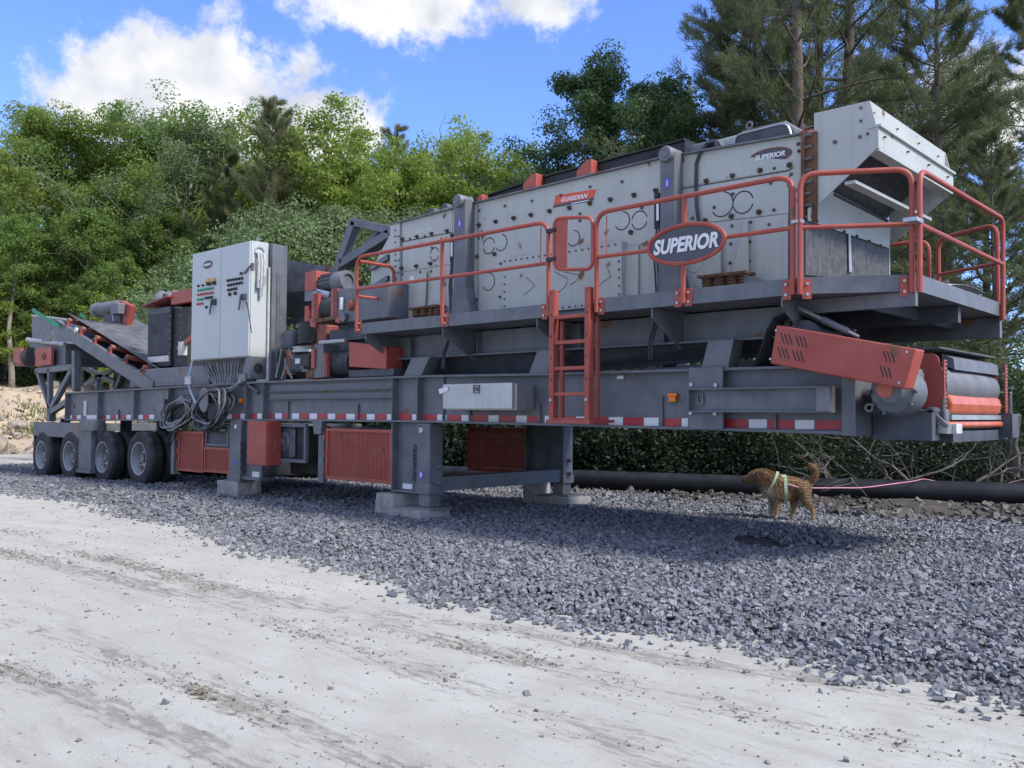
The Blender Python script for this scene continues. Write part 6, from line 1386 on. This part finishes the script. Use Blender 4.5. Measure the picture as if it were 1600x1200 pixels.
coil(279, 645, .50, .25, -.10, 30, 1, 'dark coil of spare cable hung on the left chassis hanger', .5)
coil(331, 642, .44, .32, -.14, 32, 2, 'dark coil of spare cable below the cabinet cable bundle', .35)
for i in range(3):
    obj('trailing_cable', MB().tube([q(x+i*3, y+i*2, -.08) for x, y in ((258, 655), (262, 668), (266, 676), (262, 690))], .013, 6), 'cable_dark', None, smooth=True, label='short cable end dangling beside the front tail tyre', cat='cable', group='dangling cable ends')
obj('hanger_disc', MB().prism([q(318+6.5*math.cos(t)*1.08, 625+19.5*math.sin(t), -.26) for t in np.linspace(0, 2*math.pi, 24, endpoint=False)], (0, .012, 0)), 'slate', PL); obj('hanger_arm', B(q(318, 625, -.2).x-.04, q(318, 625, -.2).x+.04, -.25, .1, q(318, 625, -.2).z-.05, q(318, 625, -.2).z+.05), 'slate', PL)
obj('hanger_disc', MB().prism([q(250+5.5*math.cos(t)*1.08, 628+17*math.sin(t), -.2) for t in np.linspace(0, 2*math.pi, 24, endpoint=False)], (0, .012, 0)), 'slate', PL); obj('hanger_arm', B(q(250, 628, -.15).x-.04, q(250, 628, -.15).x+.04, -.19, .1, q(250, 628, -.15).z-.05, q(250, 628, -.15).z+.05), 'slate', PL)
mat('strap', (.30, .40, .48), .6, var=.15)
def strap(name, pts, Y, w, m, label, cat):
    P = [q(x, y, Y) for x, y in pts]; vs = []
    for i, p in enumerate(P):
        d = (P[min(i+1, len(P)-1)]-P[max(i-1, 0)]).normalized(); nn = Vector((d.z, 0, -d.x))*w/2; vs += [p-nn, p+nn]
    o = obj(name, MB().add(vs, [(i*2, i*2+2, i*2+3, i*2+1) for i in range(len(P)-1)]), m, None, label=label, cat=cat); s = o.modifiers.new('s', 'SOLIDIFY'); s.thickness = .008; return o
SP = strap('ratchet_strap', ((301, 563), (297, 580), (293, 595), (298, 612), (305, 628), (311, 642)), -.2, .05, 'strap', 'pale blue ratchet strap running from the cabinet down to the cable coil', 'strap')
obj('ratchet', B(*bxp(288, 588, 297, 601, -.24, -.18)), 'galv', SP, bevel=.01)
GS = strap('tie_strap', ((51, 484), (58, 489), (66, 494), (74, 499), (84, 505), (92, 510)), .05, .09, 'greenstrap', 'green tie strap over the top of the inclined conveyor', 'strap')
strap('tie_strap', ((125, 491), (129, 494), (134, 497)), 1.85, .09, 'greenstrap', 'short green tie strap on the far hopper rim', 'strap')
# clods of leaf litter on the dust
for px, py, s, lab in ((311, 1083, .09, 'small heap of dry brown leaves on the pale dust'),):
    c = gz(px, py); r = np.random.default_rng(px); C = np.array([(c.x, c.y, c.z+.0)]*22)+r.normal(size=(22, 3))*np.array([s*.7, s*.35, .003]); C[:, 2] = ground_z(C[:, 0], C[:, 1])+np.abs(r.normal(size=22))*.01+.006
    V = leafset(C, 2, np.full(22, .006), .014, r, up=14, flat=.05); mb = MB(); mb.v = [tuple(v) for v in V]; mb.f = [tuple(range(i*4, i*4+4)) for i in range(len(V)//4)]
    o = obj('leaf_litter', mb, 'litter', None, label=lab, cat='debris'); s_ = o.modifiers.new('s', 'SOLIDIFY'); s_.thickness = .003
# ================================================================ the dog
fpt = gz(1209, 819); hpt = gz(1253, 817); 
DR = empty('dog', (0, 0, 0), 'tan dog in a pale green harness standing on the gravel, tail curled up', 'dog')
dx = -Vector((RT.x, RT.y, 0)).normalized(); ang = math.atan2(dx.y, dx.x) + R_(-8)
mid = (fpt+hpt)/2; 
# fur: tan with darker saddle, pale chest and feet
m = bpy.data.materials.new('fur'); m.use_nodes = True; t = m.node_tree; N = t.nodes; L = t.links.new; MATS['fur'] = m; p = N['Principled BSDF']; p.inputs['Roughness'].default_value = .85
tcx = N.new('ShaderNodeTexCoord'); sx = N.new('ShaderNodeSeparateXYZ'); L(tcx.outputs['Object'], sx.inputs[0])
geo = N.new('ShaderNodeNewGeometry'); 
c = mixc(rmp(noi(14, 6, tcx.outputs['Object']), .35, .65), (.40, .265, .15), (.26, .155, .08))
c = mixc(rmp(sx.outputs[2], .22, .05), c, (.50, .33, .18))                                   # paler legs
c = mixc(mth('MULTIPLY', rmp(sx.outputs[0], .44, .56), rmp(sx.outputs[2], .56, .48)), c, (.20, .10, .055))   # darker muzzle
c = mixc(mth('MULTIPLY', mth('MULTIPLY', rmp(sx.outputs[0], .17, .24), rmp(sx.outputs[0], .36, .30)), rmp(sx.outputs[2], .46, .36)), c, (.62, .54, .43))   # pale chest
L(c, p.inputs['Base Color']); bn = N.new('ShaderNodeBump'); bn.inputs['Strength'].default_value = .6; bn.inputs['Distance'].default_value = .01; L(noi(90, 4, tcx.outputs['Object']), bn.inputs['Height']); L(bn.outputs[0], p.inputs['Normal'])
mat('fur_dark', (.06, .03, .022), .85, var=.4, scale=20); mat('nose', (.015, .013, .013), .35); mat('fur_pale', (.42, .27, .14), .85, var=.3, scale=20, bump=.4)
def skin(name, chains, parent, m, sub=2, root=0):
    vs, es, rs = [], [], []; idx = {}
    for ch in chains:
        prev = None
        for key, co, r in ch:
            if key is not None and key in idx: i = idx[key]
            else:
                i = len(vs); vs.append(co); rs.append(r)
                if key is not None: idx[key] = i
            if prev is not None: es.append((prev, i))
            prev = i
    me = bpy.data.meshes.new(name); me.from_pydata(vs, es, []); me.materials.append(MATS[m]); o = bpy.data.objects.new(name, me); COL.objects.link(o)
    md = o.modifiers.new('skin', 'SKIN'); md.use_smooth_shade = True
    for i, s in enumerate(me.skin_vertices[0].data):
        r = rs[i]; k_ = 1.28; s.radius = (r*k_*.92, r*k_*.92) if not isinstance(r, tuple) else (r[0]*k_, r[1]*k_); s.use_root = (i == root)
    sb = o.modifiers.new('sub', 'SUBSURF'); sb.levels = sub; sb.render_levels = sub; o.parent = parent; return o
LF, RF_ = .075, -.075
body = [[('pel', (-.17, 0, .43), (.085, .10)), ('loin', (-.08, 0, .425), (.095, .105)), ('mid', (.03, 0, .395), (.108, .145)), ('chest', (.15, 0, .395), (.115, .16)), ('neckb', (.23, 0, .46), (.10, .14)), ('neck', (.295, 0, .515), (.085, .105)), ('skull', (.37, 0, .555), (.078, .085)), ('brow', (.43, 0, .545), (.066, .068)), ('muz', (.485, 0, .51), (.044, .046)), ('nos', (.582, 0, .488), (.034, .035))],
        [('pel', 0, 0), ('rump', (-.235, 0, .43), (.07, .08)), ('t0', (-.265, 0, .485), .034), ('t1', (-.30, 0, .52), .03), ('t2', (-.325, .005, .575), .034), ('t3', (-.327, .01, .64), .033), ('t4', (-.30, .015, .70), .026), ('t5', (-.25, .02, .715), .014)],
        [('chest', 0, 0), (None, (.165, LF, .32), .055), (None, (.145, LF, .22), .037), (None, (.16, LF, .11), .024), (None, (.158, LF, .04), .023), (None, (.185, LF, .018), .024)],
        [('chest', 0, 0), (None, (.185, RF_, .32), .055), (None, (.185, RF_, .22), .036), (None, (.205, RF_, .11), .024), (None, (.20, RF_, .04), .023), (None, (.23, RF_, .018), .024)],
        [('pel', 0, 0), (None, (-.20, .07, .36), .072), (None, (-.19, .08, .25), .05), (None, (-.285, .08, .155), .027), (None, (-.305, .08, .06), .022), (None, (-.28, .08, .018), .024)],
        [('pel', 0, 0), (None, (-.13, -.07, .34), .068), (None, (-.075, -.08, .25), .046), (None, (-.085, -.08, .14), .027), (None, (-.065, -.08, .05), .022), (None, (-.035, -.08, .018), .024)]]
DB = skin('body', body, DR, 'fur')
dg = bpy.context.evaluated_depsgraph_get(); ev = DB.evaluated_get(dg); me_ = ev.to_mesh(); hr = np.random.default_rng(6); hv = []
for pl in me_.polygons:
    vs_ = [me_.vertices[i].co for i in pl.vertices]; cnt = max(1, int(pl.area*26000)); cnt = cnt if pl.center.z > .07 else 0
    for _ in range(cnt):
        w_ = hr.dirichlet([1]*len(vs_)); p_ = sum((v*float(a) for v, a in zip(vs_, w_)), Vector()); d_ = (pl.normal*.55 + Vector((-.75, 0, -.35)) + Vector(hr.normal(size=3)*.25)).normalized(); s_ = d_.cross(Vector(hr.normal(size=3))).normalized()*.0022
        ln_ = .012+.014*hr.random()+(.012 if p_.x > .2 and p_.x < .36 else 0)+(.014 if p_.x < -.26 and p_.z > .5 else 0); hv += [p_-s_, p_+s_, p_+d_*ln_+s_*.3, p_+d_*ln_-s_*.3]
ev.to_mesh_clear(); hm = quads_mesh('fur', np.array([tuple(v) for v in hv]), 'fur') if 'quads_mesh' in globals() else None
if hm:
    fo = bpy.data.objects.new('fur', hm); COL.objects.link(fo); fo.parent = DR; fo['kind'] = 'stuff'
def dpart(name, verts_fn, m, parent=DR, **k):
    o = obj(name, verts_fn, m, None, **k); o.parent = parent; o.location = ORG[o.name]; return o
for s in (1, -1):
    ear = MB(); pts = [(.345, s*.055, .635), (.40, s*.075, .625), (.40, s*.112, .57), (.37, s*.118, .515), (.325, s*.105, .56)]
    ear.prism(pts, (-.012, -s*.008, 0)); e_ = dpart('ear', ear, 'fur_dark', bevel=.004)
    dpart('eye', MB().lathe([(0, -.009), (.007, -.005), (.009, 0), (.007, .005), (0, .009)], (.455, s*.052, .556), n=10), 'nose', smooth=True)
dpart('nose', MB().lathe([(0, .018), (.014, .012), (.018, 0), (.014, -.012), (0, -.018)], (.568, 0, .492), 'X', n=12), 'nose', smooth=True)
dpart('mouth', MB().tube([(.56, .022, .468), (.53, .032, .464), (.49, .041, .462)], .005, 5), 'nose')
dpart('mouth', MB().tube([(.56, -.022, .468), (.53, -.032, .464), (.49, -.041, .462)], .005, 5), 'nose')
def band(cx, cz, ry, rz, tiltx, w):
    mb = MB(); vs = []; n = 26
    for t in np.linspace(0, 2*math.pi, n, endpoint=False):
        y, z = ry*math.sin(t), rz*math.cos(t)
        for dx_ in (-w/2, w/2): vs.append((cx+dx_+tiltx*z, y, cz+z))
    return mb.add(vs, [(i*2, ((i+1) % n)*2, ((i+1) % n)*2+1, i*2+1) for i in range(n)])
for k, a in enumerate(((.045, .385, .148, .188, 0, .04), (.215, .44, .135, .175, -.5, .035))):
    h = dpart('harness', band(*a), 'mint'); s_ = h.modifiers.new('s', 'SOLIDIFY'); s_.thickness = .008
mb = MB(); vs = []
for i, x in enumerate((.03, .08, .13, .17)):
    for y in (-.085, -.045, 0, .045, .085): vs.append((x, y, (.386+.188*math.sqrt(max(0, 1-(y/.148)**2))+.004)))
h = dpart('harness', mb.add(vs, [(i*5+j, i*5+j+1, i*5+6+j, i*5+5+j) for i in range(3) for j in range(4)]), 'mint'); s_ = h.modifiers.new('s', 'SOLIDIFY'); s_.thickness = .008
dpart('leash_tab', MB().tube([(.03, .125, .46), (-.03, .135, .445), (-.09, .128, .43), (-.12, .12, .415)], .014, 6), 'pink')
DR.location = (mid.x, mid.y, float(pad_z(np.array([mid.x]), np.array([mid.y]))[0])+.01); DR.rotation_euler = (0, 0, ang); ORG['dog'] = DR.location
lp0 = Matrix.Translation(DR.location) @ Matrix.Rotation(ang, 4, 'Z') @ Vector((-.12, .12, .415))
pA = q(1400, 754, 6.9); 
pk = A_.lerp(B_, .72)+Vector((-.05, -.14, .17))
tp = A_.lerp(B_, .80); la = [lp0, lp0.lerp(tp+Vector((-.06, -.15, .17)), .5)+Vector((0, 0, -.05)), tp+Vector((-.06, -.13, .175)), tp+Vector((.0, .0, .205)), tp+Vector((.25, .25, .14)), tp+Vector((.9, .75, .1)), tp+Vector((1.5, .85, .32))]
obj('leash', MB().tube(rounded(la, .3, 4), .0085, 6), 'pink', None, smooth=True, label='thin pink leash stretched from the dog back over the black pipe', cat='leash')
